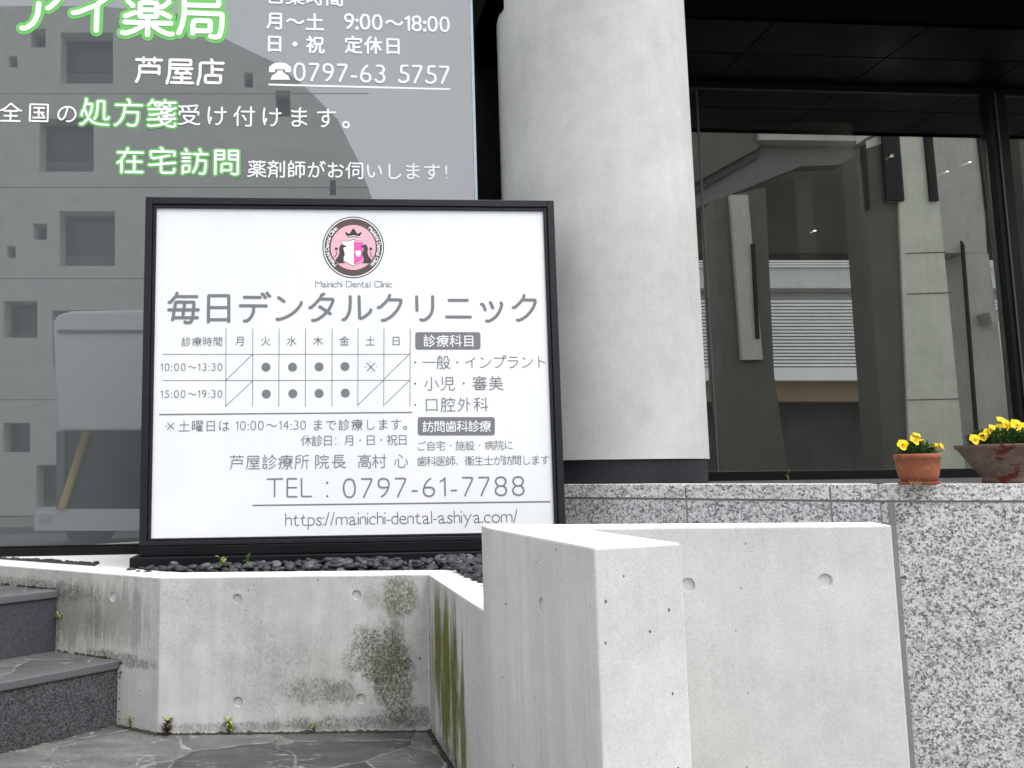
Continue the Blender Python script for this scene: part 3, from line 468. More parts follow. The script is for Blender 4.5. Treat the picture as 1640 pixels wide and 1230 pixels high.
def write(mb, pln, txt, x0, x1, yc, em, lw, h=.0006, lat=1., mi=0, latw=1.):
    """lay txt on the plane so its ink runs from photo column x0 to x1, centred on row yc; em and lw in photo pixels"""
    a, b = pln.uv(x0, yc), pln.uv(x1, yc); c = pln.uv((x0+x1)/2, yc)
    px = (b-a).length/(x1-x0)
    glyphs = []; cur = 0
    for ch in txt:
        if ch == ' ': cur += .33; continue
        if ch == '\u3000': cur += 1.; continue
        st = GL[ch]; xs = [p[0]/200 for s in st for p in s]
        cj = ord(ch) > 0x2000
        if cj: glyphs.append((ch, cur, 1., 0.)); cur += 1.
        else:
            wd = (max(xs)-min(xs))*latw*lat; glyphs.append((ch, cur+.06, lat, min(xs))); cur += wd+.15*lat
    def ext(g):
        ch, cx, s, mn = g; xs = [p[0]/200 for q in GL[ch] for p in q]
        sx = s*(latw if ord(ch) < 0x2000 else 1)
        return cx+(min(xs)-mn)*sx, cx+(max(xs)-mn)*sx
    lo, hi = ext(glyphs[0])[0], ext(glyphs[-1])[1]
    n = len(glyphs)-1; W = ((x1-x0)-lw)/em
    gap = (W-(hi-lo))/n if n else 0
    start = a.x+lw/2*px
    for i, g in enumerate(glyphs):
        ch, cx, s, mn = g; sx = s*(latw if ord(ch) < 0x2000 else 1)
        global DOT
        DOT = 2.3 if ch == '・' else 1.55
        for k, st in enumerate(GL[ch]):
            if ch in '・.:：': st = [(sum(q[0] for q in st)/len(st), sum(q[1] for q in st)/len(st))]
            if n == 0:
                ox = lambda X: c.x+(X/200-(lo+hi)/2-0+0)*em*px if ord(ch) > 0x2000 else c.x+((X/200-mn)*sx+cx-(lo+hi)/2)*em*px
            else:
                ox = lambda X: start+((X/200-mn)*sx+cx-lo+gap*i)*em*px
            yo = .38 if s == 1. and ord(ch) > 0x2000 else .34*s
            P = [(ox(X), c.y+(Y/200*s-yo)*em*px) for X, Y in st]
            P = soften(P, .07*em*px)
            ribbon(mb, pln, P, lw*px, h+.00006*k, mi)
def strip(mb, pln, x0, y0, x1, y1, wpx, h=.0004, mi=0):
    a, b = pln.uv(x0, y0), pln.uv(x1, y1); px = (pln.uv(x0+10, y0)-pln.uv(x0, y0)).length/10
    d = (b-a).normalized(); n = Vector((-d.y, d.x))*wpx*px/2
    mb.add([pln.at(*(a-n), h), pln.at(*(b-n), h), pln.at(*(b+n), h), pln.at(*(a+n), h)], [(0, 1, 2, 3)], mi)
def shape(mb, pln, pts, h, mi=0):
    q = [pln.uv(*p) for p in pts]
    A = sum(q[i].x*q[(i+1) % len(q)].y-q[(i+1) % len(q)].x*q[i].y for i in range(len(q)))
    if A < 0: q.reverse()
    mb.add([pln.at(p.x, p.y, h) for p in q], [list(range(len(q)))], mi)
def disc(mb, pln, cx, cy, r, h, mi=0, n=40, r2=0):
    P = [(cx+r*math.cos(2*math.pi*i/n), cy-r*math.sin(2*math.pi*i/n)) for i in range(n)]
    if not r2: shape(mb, pln, P, h, mi); return
    q = [pln.uv(*p) for p in P]; q2 = [pln.uv(cx+r2*math.cos(2*math.pi*i/n), cy-r2*math.sin(2*math.pi*i/n)) for i in range(n)]
    mb.add([pln.at(*p, h) for p in q]+[pln.at(*p, h) for p in q2], [[i, (i+1) % n, n+(i+1) % n, n+i] for i in range(n)], mi)
def rrect(x0, y0, x1, y1, r):
    out = []
    for cx, cy, a in ((x1-r, y1-r, 0), (x0+r, y1-r, 90), (x0+r, y0+r, 180), (x1-r, y0+r, 270)):
        out += [(cx+r*math.cos(R(a+t)), cy+r*math.sin(R(a+t))) for t in (0, 22, 45, 67, 90)]
    return out

# ================================================================== SETTING
asphalt = plain('asphalt', (.09, .09, .09), .9, .25, 60)
paver = plain('street_paver', (.20, .195, .185), .85, .2, 12)
slate = slate_paving('slate_crazy_paving', 3.9)
m = MB(); m.add([(-150, -150, -.41), (150, -150, -.41), (150, 150, -.41), (-150, 150, -.41)], [(0, 1, 2, 3)])
kind(m.build('ground', plain('ground_concrete', (.30, .30, .29), .9, .15, 3)))
m = MB(); m.add([(-60, -10.5, -.402), (60, -10.5, -.402), (60, -1.6, -.402), (-60, -1.6, -.402)], [(0, 1, 2, 3)])
kind(m.build('road', asphalt))
m = MB(); m.box(-60, 60, -12.5, -10.5, -.40, -.28); kind(m.build('pavement', paver))
m = MB(); m.box(-3.4, .25, 1.0, 3.4, -.405, 0); kind(m.build('stone_paving', slate))

# ---- concrete planter wall with moss (A..B front, B..Rr right arm, A..L arm along the stairs)
A = Vector((-.567, 2.165)); B = Vector((.134, 2.165)); ZP = .393
MOSS = (.095, .10, .035); DIRT = (.075, .075, .062)
def fx(x): return py(x, 1000, 2.165).x
def fz(y): return py(500, y, 2.165).z
stf = []
for (x, y, rx, ry, col, amt) in [(640, 955, 30, 36, MOSS, .85), (606, 1050, 52, 48, (.075, .075, .045), .95), (630, 1092, 34, 66, (.08, .085, .028), .95), (633, 1004, 14, 40, MOSS, .45),
                                 (596, 962, 14, 18, MOSS, .3), (655, 1150, 60, 16, DIRT, .85), (560, 1160, 130, 12, DIRT, .7), (500, 1108, 45, 24, DIRT, .6), (545, 1112, 26, 22, (.10, .105, .05), .7), (450, 1085, 110, 60, DIRT, .2), (380, 1163, 130, 8, DIRT, .6)]:
    stf.append(('X', fx(x), fz(y), rx*2.2/1300, ry*2.2/1300, col, amt, False))
con_front = concrete('concrete_mossy_front', (.46, .46, .455), .42, .55, 1, stf, .42)
st = []
for (yy, zc, ry, rz, amt) in [(2.05, .215, .050, .17, 1.), (1.96, .22, .050, .17, 1.), (1.87, .19, .045, .22, 1.), (1.80, .12, .03, .2, .9), (1.98, .10, .06, .12, .9), (2.125, .14, .03, .2, .45), (1.97, .2, .17, .19, .55)]:
    st.append(('Y', yy, zc, ry, rz, (.125, .13, .026), amt, True))
st.append(('Y', 1.75, .0, .5, .035, DIRT, .8, False)); st.append(('Y', 2.16, .16, .012, .3, DIRT, .7, False))
con_right = concrete('concrete_green_streaks', (.45, .45, .44), .6, .3, 1, st, .3)
con_left = concrete('concrete_weathered', (.40, .40, .385), .6, .42, 1, [('X', -.88, .27, .16, .10, (.12, .12, .105), .55, True), ('X', -.70, .28, .16, .09, (.16, .16, .145), .45, True), ('X', -.70, .17, .12, .02, DIRT, .8, False), ('X', -1.0, .335, .25, .03, DIRT, .8, False)], .45)
con_top_lit = concrete('concrete_top_lit', (.62, .62, .61), .1, .15, 0)  # bright overhead light put into a paler colour for upward faces
T = .108
dl = Vector((-.58, .35)).normalized(); Lp = A+dl*1.6; nl = Vector((-dl.y, dl.x))*-1      # towards the bed
dr = Vector((.075, -.6)).normalized(); Rp = B+dr*.64; nr = Vector((-dr.y, dr.x))
Ai = A+Vector((.03, T)); Bi = Vector((.236, 2.165+T*.2))
Bi = Vector((.135+T*1.02+.0, 2.20))
m = MB()
plan = [Lp, A, B, Rp, Rp+Vector((T, .0)), Vector((.234, 2.195)), Vector((.215, 2.255)), Ai, Lp+nl*T]
m.prism(plan, -.3, ZP, 3, mats=[2, 0, 1, 1, 3, 3, 3, 3, 2])
planter = m.build('planter_wall', [con_front, con_right, con_left, con_top_lit], bevel=.004)
planter.data.materials[0], planter.data.materials[3]
tag(planter, 'low concrete planter wall with green moss streaks in front of the black framed clinic sign', 'planter wall')
spots = [(py(x, y, 2.165), (0, -1, 0)) for x, y in [(380, 959), (571, 953), (381, 1124), (578, 1119)]]
nlv = Vector((dl.y, -dl.x, 0)); nlv = nlv if nlv.y < 0 else -nlv
spots.append((pl(181, 956, (A.x, A.y, 0), nlv), nlv))
drill(planter, spots)

# ---- L-shaped upstand wall at the right front
con_w = concrete('concrete_clean', (.50, .50, .495), .22, .38, .9, [('X', fx(0)*0+.36, .3, .004, .5, (.30, .26, .22), .0, True)], 0.)
con_ws = concrete('concrete_clean_side', (.50, .50, .495), .6, .3, .9, off=(3, 1, 0))
ZW = .557
wa, wb, wc, we, wf, wg = (pz(782, 845, ZW), pz(951, 877, ZW), pz(1091, 869.5, ZW), pz(1428, 841, ZW), Vector((.94, 1.54, ZW)), pz(782, 845, ZW))
wdir = (wa-wb).normalized(); wd = wc+wdir*((1.462-wc.y)/wdir.y)
wa2 = wa+Vector((-.002, .085, 0))
m = MB(); m.prism([(wa.x, wa.y), (wb.x, wb.y), (wc.x, wc.y), (wd.x, 1.46), (we.x, we.y), (we.x+.02, we.y+.085), (wa2.x, 1.585)], -.42, ZW, 0, mats=[1, 0, 1, 0, 1, 0, 1])
upst = m.build('upstand_wall', [con_w, con_ws, con_top_lit], bevel=.0035)
for p in upst.data.polygons:
    if p.normal.z > .9: p.material_index = 2
tag(upst, 'pale L-shaped concrete wall with round tie holes, nearest the camera at lower right', 'wall')
ln = Vector((wa.y-wb.y, -(wa.x-wb.x), 0)).normalized(); ln = ln if ln.x < 0 else -ln
fn_ = Vector((we.y-1.46, -(we.x-wd.x), 0)).normalized(); fn_ = fn_ if fn_.y < 0 else -fn_
en = Vector(((wc-wb).y, -(wc-wb).x, 0)).normalized(); en = en if en.y < 0 else -en
fpt = lambda x, y: pl(x, y, (we.x, we.y, 0), fn_)
drill(upst, [(pl(868, 970, wa, ln), ln), (fpt(1102, 937), fn_), (fpt(1322, 930), fn_)])

# ---- granite retaining wall and ledge
gr_l = granite('light_granite', (.66, .66, .67), (.34, .34, .35), (.10, .10, .105), 175, fleck=.41)
gr_c = granite('light_granite_cap', (.70, .695, .68), (.38, .38, .375), (.11, .11, .11), 175, fleck=.37)
ZL = .613
seal = plain('grey_sealant', (.23, .23, .225), .8, .1, 40)
def edge_pt(x, y=775.7): p = pz(x, y, ZL); return Vector((p.x, p.y))
lpts = [Vector((0, 0)), edge_pt(1097), edge_pt(1328), edge_pt(1408)]
lpts[0] = lpts[1]+(edge_pt(910)-lpts[1])*1.25
rpts = [lpts[3], edge_pt(1640, 774.5)]; rpts[1] = rpts[0]+(rpts[1]-rpts[0])*2.6
gw = thing('granite_wall', 'speckled light granite retaining wall carrying the two flower pots', 'retaining wall', (1.3, 2.05, 0))
def slab(a, b, back, z0, z1, mat, name, gap=.0022, bev=.0012, inset=0.):
    d = (b-a).normalized(); n = Vector((d.y, -d.x)); n = n if n.y < 0 else -n
    a2, b2 = a+d*gap-n*inset, b-d*gap-n*inset
    mm = MB(); mm.prism([a2, b2, b2-n*back, a2-n*back], z0, z1); return mm.build(name, mat, gw, bevel=bev)
CB = .041
segs = [(lpts[0], lpts[1]), (lpts[1], lpts[2]), (lpts[2], lpts[3])]
for i, (a, b) in enumerate(segs):
    slab(a, b, .16, ZL-CB, ZL, gr_c, 'cap_slab')
    slab(a, b, .03, -.42, ZL-CB-.006, gr_l, 'wall_slab', inset=.003)
slab(rpts[0]+Vector((-.004, 0)), rpts[1], .16, ZL-CB, ZL, gr_c, 'cap_slab')
slab(rpts[0]+Vector((.0, 0)), rpts[1], .03, -.42, ZL-CB-.005, gr_l, 'wall_slab', inset=.003)
mm = MB()
for a, b in [(lpts[0], lpts[3]), (rpts[0], rpts[1])]:
    d = (b-a).normalized(); n = Vector((d.y, -d.x)); n = n if n.y < 0 else -n
    c0, c1 = a-n*.0045, b-n*.0045
    mm.prism([c0, c1, c1-n*.1, c0-n*.1], -.42, ZL-.006)
mm.build('mortar_joint', seal, gw)
# sealant bead where the concrete upstand meets the granite
dd_ = (rpts[1]-rpts[0]).normalized(); nn_ = Vector((dd_.y, -dd_.x)); nn_ = nn_ if nn_.y < 0 else -nn_
sa, sb_ = [Vector((q.x, q.y)) for q in (pl(1429.5, 900, (*rpts[0], 0), (*nn_, 0)), pl(1440, 900, (*rpts[0], 0), (*nn_, 0)))]
mm = MB(); mm.prism([sa+nn_*.001, sb_+nn_*.001, sb_-nn_*.004, sa-nn_*.004], -.42, ZL-CB-.008); mm.build('sealant_bead', seal, gw)
# terrace behind the ledge
m = MB(); m.prism([(.40, 3.0), tuple(lpts[0]+Vector((.05, .12))), tuple(lpts[3]+Vector((.04, .12))), tuple(rpts[1]+Vector((0, .1))), (6, 2.3), (6, 9), (.40, 9)], .3, ZL-.008)
kind(m.build('terrace', plain('terrace_stone', (.065, .065, .063), .9, .4, 24, spec=.05)))

# ---- planter bed: soil, concrete strip by the shop window
m = MB(); m.prism([(-2.4, 3.2), (-1.9, 2.98), (-.55, 2.25), (.2, 2.25), (.4, 2.06), (.5, 2.3), (.4, 2.95)], -.01, .352)
kind(m.build('planter_soil', plain('dark_soil', (.05, .048, .045), .95, .3, 60)))
m = MB(); m.prism([(-2.6, 3.0), (-1.3, 2.62), (-.93, 2.46), (-.62, 2.42), (-.62, 2.5), (-.72, 2.86), (-2.6, 2.76+.1)], .34, .3885)
kind(m.build('concrete_strip', con_top_lit))

# ---- black river pebbles: too many to count
peb = []
for k in range(4):
    M = Mat('slate_pebble', .55, spec=.4)
    c = M.mix(M.ramp(M.noise(40, 3, .6), .3, .7), [(.017, .018, .022), (.028, .030, .035), (.062, .065, .07), (.010, .011, .013)][k], [(.030, .032, .037), (.020, .021, .025), (.095, .097, .10), (.02, .021, .024)][k])
    M.base(c); M.norm(M.bump(M.noise(150, 3, .6), .15, .001)); peb.append(M.m)
bm = bmesh.new(); bmesh.ops.create_icosphere(bm, subdivisions=2, radius=1)
IV = [v.co.copy() for v in bm.verts]; IFc = [[v.index for v in f.verts] for f in bm.faces]; bm.free()
def stone(mb, c, a, b, h, rz, tilt, mi):
    Mx = Matrix.Rotation(rz, 3, 'Z') @ Matrix.Rotation(tilt, 3, 'X') @ Matrix.Rotation(rnd.uniform(-.4, .4), 3, 'Y')
    s1, s2, s3 = rnd.uniform(-.25, .25), rnd.uniform(-.2, .2), rnd.uniform(-.2, .2)
    vs = []
    for v in IV:
        x = v.x*(1+s1*v.y+s2*v.x*v.x); y = v.y*(1+s3*v.x); z = v.z*(1+s2*v.y)
        z = math.copysign(abs(z)**.85, z)
        vs.append(Vector(c)+Mx @ Vector((x*a, y*b, z*h)))
    mb.add(vs, IFc, mi, True)
m = MB(); np_ = 0
def in_bed(x, y):
    if x < -.70: return False
    if y < 2.165+T+.012 and x < .16: return False
    if x >= .16 and y < 2.26-(x-.2)*5.5: return False
    return y < 2.56+.06*x and x < .47
for layer in range(2):
    for _ in range(1500):
        x = rnd.uniform(-.70, .46); y = rnd.uniform(1.7, 2.56)
        if not in_bed(x, y): continue
        lim = (x+.70)/.2
        if x < -.5 and layer and rnd.random() > lim: continue
        a = rnd.uniform(.011, .021); 
        if rnd.random() < .12: a *= 1.3
        z = .384+layer*.014+rnd.uniform(-.004, .006)+max(0, (x+.3))*.012
        stone(m, (x, y, z), a, a*rnd.uniform(.55, .85), a*rnd.uniform(.30, .5), rnd.uniform(0, 6.3), rnd.uniform(-.5, .5), rnd.choices((0, 1, 2, 3), (4, 5, 2.2, 2.5))[0])
        np_ += 1
for _ in range(150):     # a thin scatter in the corner between wall and window
    x = rnd.uniform(-1.25, -.86); y = 2.165+(-.567-x)*.603+.135+rnd.uniform(0, .07)*min(1, (x+1.3)*4)
    a = rnd.uniform(.009, .016)
    stone(m, (x, y, .389), a, a*.75, a*.5, rnd.uniform(0, 6.3), rnd.uniform(-.3, .3), rnd.choice((0, 1, 3)))
kind(tag(m.build('pebbles', peb), 'dark river pebbles filling the planter under the clinic sign', 'pebbles'), 'stuff')

# ---- stone stairs at the left
gr_d = granite('dark_granite_rough', (.10, .105, .113), (.042, .044, .049), (.011, .012, .014), 300, fleck=.5, polished=.75)
gr_s = granite('dark_granite_sawn', (.058, .062, .072), (.042, .045, .054), (.022, .024, .029), 330, fleck=.45, polished=.7)
gr_n = plain('dark_granite_nosing', (.085, .088, .093), .6, .5, 420, bump=.2)
SR = Vector((-.692, 2.249)); sd_ = Vector((-.909+.692, 2.03-2.249)).normalized(); sb = Vector((-sd_.y*-1, sd_.x*-1)); sb = Vector((sd_.y, -sd_.x)); sb = sb if sb.y > 0 else -sb
Z1, Z2 = .168, .337
S2 = Vector((-.916, 2.377)); 
t2 = (S2-SR).dot(sb)
steps = thing('stone_stairs', 'dark granite stairs with slate treads beside the planter wall at left edge', 'stairs', (-.9, 2.2, 0))
wl_ = dl      # the wall face runs along dl; the treads butt against it
def on_wall(t):  # point of the wall face at riser offset t
    k = t/dl.dot(sb) - 0
    p = SR+dl*(t/dl.dot(sb)); return p
def step(t0, t1, z0, z1, rm, extra):
    a, b = on_wall(t0), on_wall(t1)
    ins = -sd_*.03
    mm = MB(); mm.prism([a+ins, a+sd_*1.6, b+sd_*1.6, b+ins][::-1], z0, z1-.024); o = mm.build('riser', rm, steps, bevel=.002)
    nz = -sb*.006
    mm = MB(); mm.prism([a+ins+nz, a+sd_*1.6+nz, a+sd_*1.6+sb*.035, a+ins+sb*.035][::-1], z1-.0235, z1); mm.build('nosing', gr_n, steps, bevel=.004)
    mm = MB(); mm.prism([a+ins+sb*.036, a+sd_*1.6+sb*.036, b+sd_*1.6, b+ins][::-1], z1-.0235, z1-.002); mm.build('tread', slate, steps)
step(0, t2+.02, -.02, Z1, gr_d, 0)
step(t2, t2+1.3, .1, Z2, gr_s, 0)

# ================================================================== CLINIC SIGN
blk = plain('black_sign_steel', (.012, .013, .016), .4, .2, 25, spec=.3)
blk2 = plain('black_sign_plinth', (.0045, .005, .0065), .45, .3, 14, spec=.2)
white = Mat('white_acrylic', .12, spec=.4); white.base(white.mix(white.ramp(white.noise(1, 5, .6, white.scaled((9, 9, 1.2))), .3, .72), (.755, .772, .79), (.79, .80, .81))); white = white.m
ink = Mat('grey_sign_ink', .45, color=(.17, .175, .19)).m
inkl = Mat('thin_grey_sign_ink', .45, color=(.13, .135, .15)).m
winkk = Mat('white_sign_ink', .5, color=(.85, .86, .87)).m
SP = Plane((0, 2.463, 0), (.063, -1, 0))
us = lambda x, y: SP.uv(x, y)
UL, UR, ZT, ZB = us(233, 315).x, us(887, 321).x, 1.511, .393
sign = thing('clinic_sign', 'large white clinic notice board in a black steel frame standing in the pebbles', 'sign', SP.at(0, .39, -.06))
fr = lambda v: SP.at(v.x, v.z, v.y)       # box coordinates: x along, y towards viewer, z up
m = MB(); D = -.13; fw = .0215
m.box(UL, UL+fw, D, 0, ZB+.06, ZT, fn=fr); m.box(UR-fw, UR, D, 0, ZB+.06, ZT, fn=fr)
m.box(UL+fw, UR-fw, D, -.0005, ZT-fw, ZT, fn=fr); m.box(UL+fw, UR-fw, D, -.0005, ZB+.06, ZB+.06+fw*.6, fn=fr)
fo = m.build('frame', blk, sign, bevel=.0015)
m = MB(); e = .010
x0, x1, z0, z1 = UL+fw+.0015, UR-fw-.0015, ZB+.06+fw*.6+.0015, ZT-fw-.0015
m.box(x0, x0+e, D+.01, -.005, z0, z1, fn=fr); m.box(x1-e, x1, D+.01, -.005, z0, z1, fn=fr)
m.box(x0+e, x1-e, D+.01, -.0055, z1-e, z1, fn=fr); m.box(x0+e, x1-e, D+.01, -.0055, z0, z0+e*.6, fn=fr)
m.build('inner_trim', blk, sign, bevel=.001)
m = MB(); m.box(UL+.002, UR-.002, D+.002, -.0015, ZB+.030, ZB+.0585, fn=fr); m.build('bottom_rail', blk2, sign, bevel=.002)
m = MB(); m.box(UL-.022, UR+.012, D-.02, .022, ZB-.045, ZB+.0285, fn=fr); m.build('plinth', blk2, sign, bevel=.003)
m = MB(); m.box(UL+fw, UR-fw, D+.003, D+.012, ZB+.06, ZT-fw, fn=fr); m.build('back_panel', blk, sign)
FH = -.012
m = MB(); m.box(x0+e*.6, x1-e*.6, FH-.006, FH, z0+e*.3, z1-e*.6, fn=fr); face = m.build('face_panel', white, sign)
FP = Plane(SP.at(0, 0, FH), (.063, -1, 0))
def lettering(items, mat, lw=1.):
    for it in items:
        m = MB(); write(m, FP, *it[:6], **(it[6] if len(it) > 6 else {})); m.build('lettering', mat, face)
lettering([('Mainichi Dental Clinic', 505, 628, 455, 16, .95, dict(lat=1., latw=1.05))], inkl)
lettering([('毎日デンタルクリニック', 268, 860, 493, 55, 5.0)], ink)
lettering([('診療時間', 291, 356, 547, 16.5, 1.0)]+[(c, x-8, x+8, 546, 17, 1.2) for c, x in zip('月火水木金土日', (384, 425.5, 467.5, 509.5, 551.5, 593, 634.5))], inkl)
lettering([('10:00～13:30', 257, 356, 588, 15, 1.2, dict(lat=1.25)), ('15:00～19:30', 257, 356, 631, 15, 1.2, dict(lat=1.25)), ('※', 587, 601, 588, 26, 1.3)], inkl)
lettering([('※土曜日は 10:00～14:30 まで診療します。', 266, 652, 681, 20, 1.25, dict(lat=1.12))], inkl)
lettering([('休診日：月・日・祝日', 482, 651, 705, 19, 1.2)], inkl)
lettering([('芦屋診療所', 368, 495, 740, 26, 1.5), ('院長', 505, 554, 739, 25, 1.5), ('高村', 573, 619, 738.5, 25, 1.5), ('心', 630, 655, 738, 25, 1.5)], ink)
lettering([('TEL', 427, 500, 781, 48, 2.5, dict(lat=1., latw=1.05)), ('：', 518, 530, 781, 44, 2.5), ('0797-61-7788', 549, 840, 780, 48, 2.6, dict(lat=1., latw=1.12))], ink)
lettering([('https://mainichi-dental-ashiya.com/', 457, 829, 829, 31, 1.5)], inkl)
lettering([('・一般・インプラント', 664, 873.5, 580, 24, 1.35)], inkl)
lettering([('・小児・審美', 664, 806, 614, 25, 1.4)], inkl)
lettering([('・口腔外科', 664, 782, 648, 25.5, 1.4)], inkl)
lettering([('ご自宅・施設・病院に', 669, 821, 713.5, 16.5, 1.0)], inkl)
lettering([('歯科医師、衛生士が訪問します', 668, 880, 737.5, 17, 1.0)], inkl)
# timetable rules, dots, slashes
m = MB()
for x in (362, 405, 447, 489.5, 532, 573.5, 615, 657): strip(m, FP, x, 526, x-.4, 651, 1.0, .0004)
strip(m, FP, 261, 567.5, 657, 567.5, 1.0, .00043); strip(m, FP, 261, 609.5, 657, 609, 1.0, .00043)
for a in ((362, 609, 405, 567), (615, 607, 656, 567), (362, 650, 405, 610), (574, 648, 615, 608), (616, 648, 657, 608)): strip(m, FP, *a, 1.0, .00047)
m.build('timetable_grid', inkl, face)
m = MB()
for x, y in ((426, 588), (468.5, 588), (511, 587.5), (552.5, 587), (426.5, 631), (469, 630.5), (511, 630), (553, 629.5)): m = MB(); disc(m, FP, x, y, 7.2, .0005, n=24); m.build('timetable_dot', ink, face)
m = MB(); strip(m, FP, 255, 664, 660, 660.5, 2.2); m.build('rule_line', ink, face)
m = MB(); strip(m, FP, 404, 809.5, 881, 803.5, 2.4); m.build('rule_line', ink, face)
for box, it in (((665, 532, 769.5, 560), ('診療科目', 678, 758, 546, 21, 1.7)), ((669, 668, 792.5, 697.5), ('訪問歯科診療', 676.5, 786, 682.8, 19.5, 1.6))):
    m = MB(); shape(m, FP, rrect(*box, 4), .0004); b_ = m.build('heading_badge', ink, face)
    m = MB(); write(m, FP, *it, h=.0008); m.build('lettering', winkk, face)
# emblem
kblack = Mat('emblem_black', .5, color=(.018, .018, .018)).m; kbrown = Mat('emblem_brown', .5, color=(.085, .060, .055)).m
kpink = Mat('emblem_pale_pink', .5, color=(.80, .42, .50)).m; kmag = Mat('emblem_pink', .5, color=(.78, .09, .42)).m; kgrey = Mat('emblem_charcoal', .5, color=(.035, .038, .036)).m
m = MB(); EX, EY = 565.7, 396.3
for i, (r, r2, mi) in enumerate(((49.3, 47.6, 0), (47.6, 46, 1), (46, 36, 2))): disc(m, FP, EX, EY, r, .0004, mi, 64, r2)
disc(m, FP, EX, EY, 36, .0004, 3, 64)
emb = m.build('emblem', [kblack, winkk, kbrown, kpink], face)
ez = lambda P: [(480+x/8.788, 330+y/8.786) for x, y in P]
m = MB()
shape(m, FP, ez([(565, 490), (640, 492), (700, 488), (757, 468), (815, 488), (870, 492), (944, 490), (910, 545), (905, 770), (840, 810), (757, 850), (675, 810), (612, 770), (605, 545)]), .0006, 0)
shape(m, FP, ez([(575, 496), (640, 499), (700, 496), (757, 477), (815, 496), (870, 499), (934, 496), (903, 542), (897, 765), (836, 803), (757, 841), (680, 803), (620, 765), (612, 542)]), .0007, 1)
shape(m, FP, ez([(762, 490), (815, 505), (908, 508), (893, 560), (893, 750), (836, 795), (762, 830)]), .0008, 2)
shape(m, FP, ez([(782, 645), (795, 624), (822, 632), (850, 622), (862, 645), (858, 672), (848, 715), (836, 718), (828, 690), (820, 690), (812, 718), (800, 712), (790, 675)]), .0009, 1)
m.build('shield', [kgrey, winkk, kmag], emb)
for sgn in (1, -1):
    fl = lambda P: ez([(757+(x-757)*sgn, y) for x, y in P])
    m = MB()
    shape(m, FP, fl([(570, 552), (592, 542), (612, 545), (655, 562), (650, 580), (622, 580), (614, 610), (630, 650), (636, 690), (618, 720), (615, 788), (640, 795), (630, 804), (540, 806), (505, 770), (510, 745), (545, 705), (560, 660), (553, 600)]), .001, 0)
    q = fl([(487, 722), (508, 700), (520, 670), (513, 640)]); 
    for a, b in zip(q, q[1:]): strip(m, FP, *a, *b, 1.2, .00095)
    c = fl([(514, 603)])[0]; disc(m, FP, *c, 2.4, .00096, n=12)
    m.build('lion', kgrey, emb)
m = MB()
shape(m, FP, ez([(668, 425), (635, 375), (662, 368), (690, 395), (715, 372), (730, 345), (755, 312), (782, 345), (795, 372), (822, 395), (848, 368), (878, 375), (842, 425), (757, 410)]), .0006, 0)
shape(m, FP, ez([(668, 430), (757, 415), (842, 430), (836, 462), (757, 447), (676, 462)]), .0007, 1)
shape(m, FP, ez([(672, 436), (757, 424), (838, 436), (833, 450), (757, 438), (678, 450)]), .0008, 0)
m.build('crown', [kblack, winkk], emb)
m = MB()
def arc_text(txt, r, a0, a1, size, lw, flip):
    """small ring lettering: characters set on the circle"""
    px = (FP.uv(EX+10, EY)-FP.uv(EX, EY)).length/10; c = FP.uv(EX, EY)
    ws = [.3 if ch == ' ' else (max(p[0] for s in GL[ch] for p in s)-min(p[0] for s in GL[ch] for p in s))/200+.16 for ch in txt]
    tot = sum(ws); cur = 0
    for ch, wd in zip(txt, ws):
        t = R(a0+(a1-a0)*(cur+wd/2)/tot); cur += wd
        if ch == ' ': continue
        xs = [p[0] for s in GL[ch] for p in s]; mid = (max(xs)+min(xs))/2
        er = Vector((math.cos(t), math.sin(t))); up = er; rt = Vector((er.y, -er.x))
        for k, s in enumerate(GL[ch]):
            P = [tuple(c+er*r*px+rt*(X-mid)/200*size*px+up*((Y/200-.3)*size*px)) for X, Y in s]
            ribbon(m, FP, P, lw*px, .0007+.00001*k)
arc_text('Mainichi Dental Clinic', 41.2, 227, 128, 8.6, 1.05, 1)
arc_text('Mainichi Dental Clinic', 41.2, 52, -47, 8.6, 1.05, 1)
m.build('lettering', winkk, emb)

# ================================================================== SHOP WINDOW WITH LETTERING
WP = Plane((-1.05, 2.84, 0), (.079, -1, 0)); wf_ = lambda v: WP.at(v.x, v.z, v.y)
film = glass('filmed_window_glass', .20, None, (.93, .95, .96), film=(.088, .096, .099), rough=.0)
shop = thing('shop_window', 'large dark filmed shop window with white and green Japanese pharmacy lettering', 'shop window', WP.at(0, .385, -.05))
WR = WP.uv(757, 200).x; WL = -2.6
m = MB(); m.box(WL, WR, -.012, 0, .418, 4.2, fn=wf_); pane = m.build('glass_pane', film, shop)
m = MB(); m.box(WR+.0005, WR+.011, -.03, .003, .40, 4.2, fn=wf_); m.build('edge_trim', plain('pale_blue_glass_edge', (.42, .55, .62), .25, .08, 20), shop)
m = MB(); m.box(WL, WR+.02, -.06, .012, .383, .4165, fn=wf_); m.box(WL, WR, -.06, .004, .417, .4235, fn=wf_); m.build('bottom_rail', blk2, shop, bevel=.002)
m = MB(); m.box(WL, WR-.02, -2.5, -.08, .0, 4.2, fn=wf_); bk = m.build('shop_room', plain('dark_shop_room', (.02, .02, .021), .9), shop)
wink = Mat('white_vinyl', .5, color=(.84, .85, .86)).m; gink = Mat('green_vinyl', .5, color=(.13, .50, .10)).m
def vinyl(items, green=None):
    if green:
      for it in items:
        m = MB(); write(m, WP, it[0], it[1]-green/2+it[5]/2, it[2]+green/2-it[5]/2, it[3], it[4], green, h=.0006)
        m.build('lettering_outline', gink, pane)
    for it in items:
        m = MB(); write(m, WP, *it[:6], h=.002, **(it[6] if len(it) > 6 else {})); m.build('lettering', wink, pane)
vinyl([('アイ薬局', 28, 360, 20, 90, 8.6)], 20)
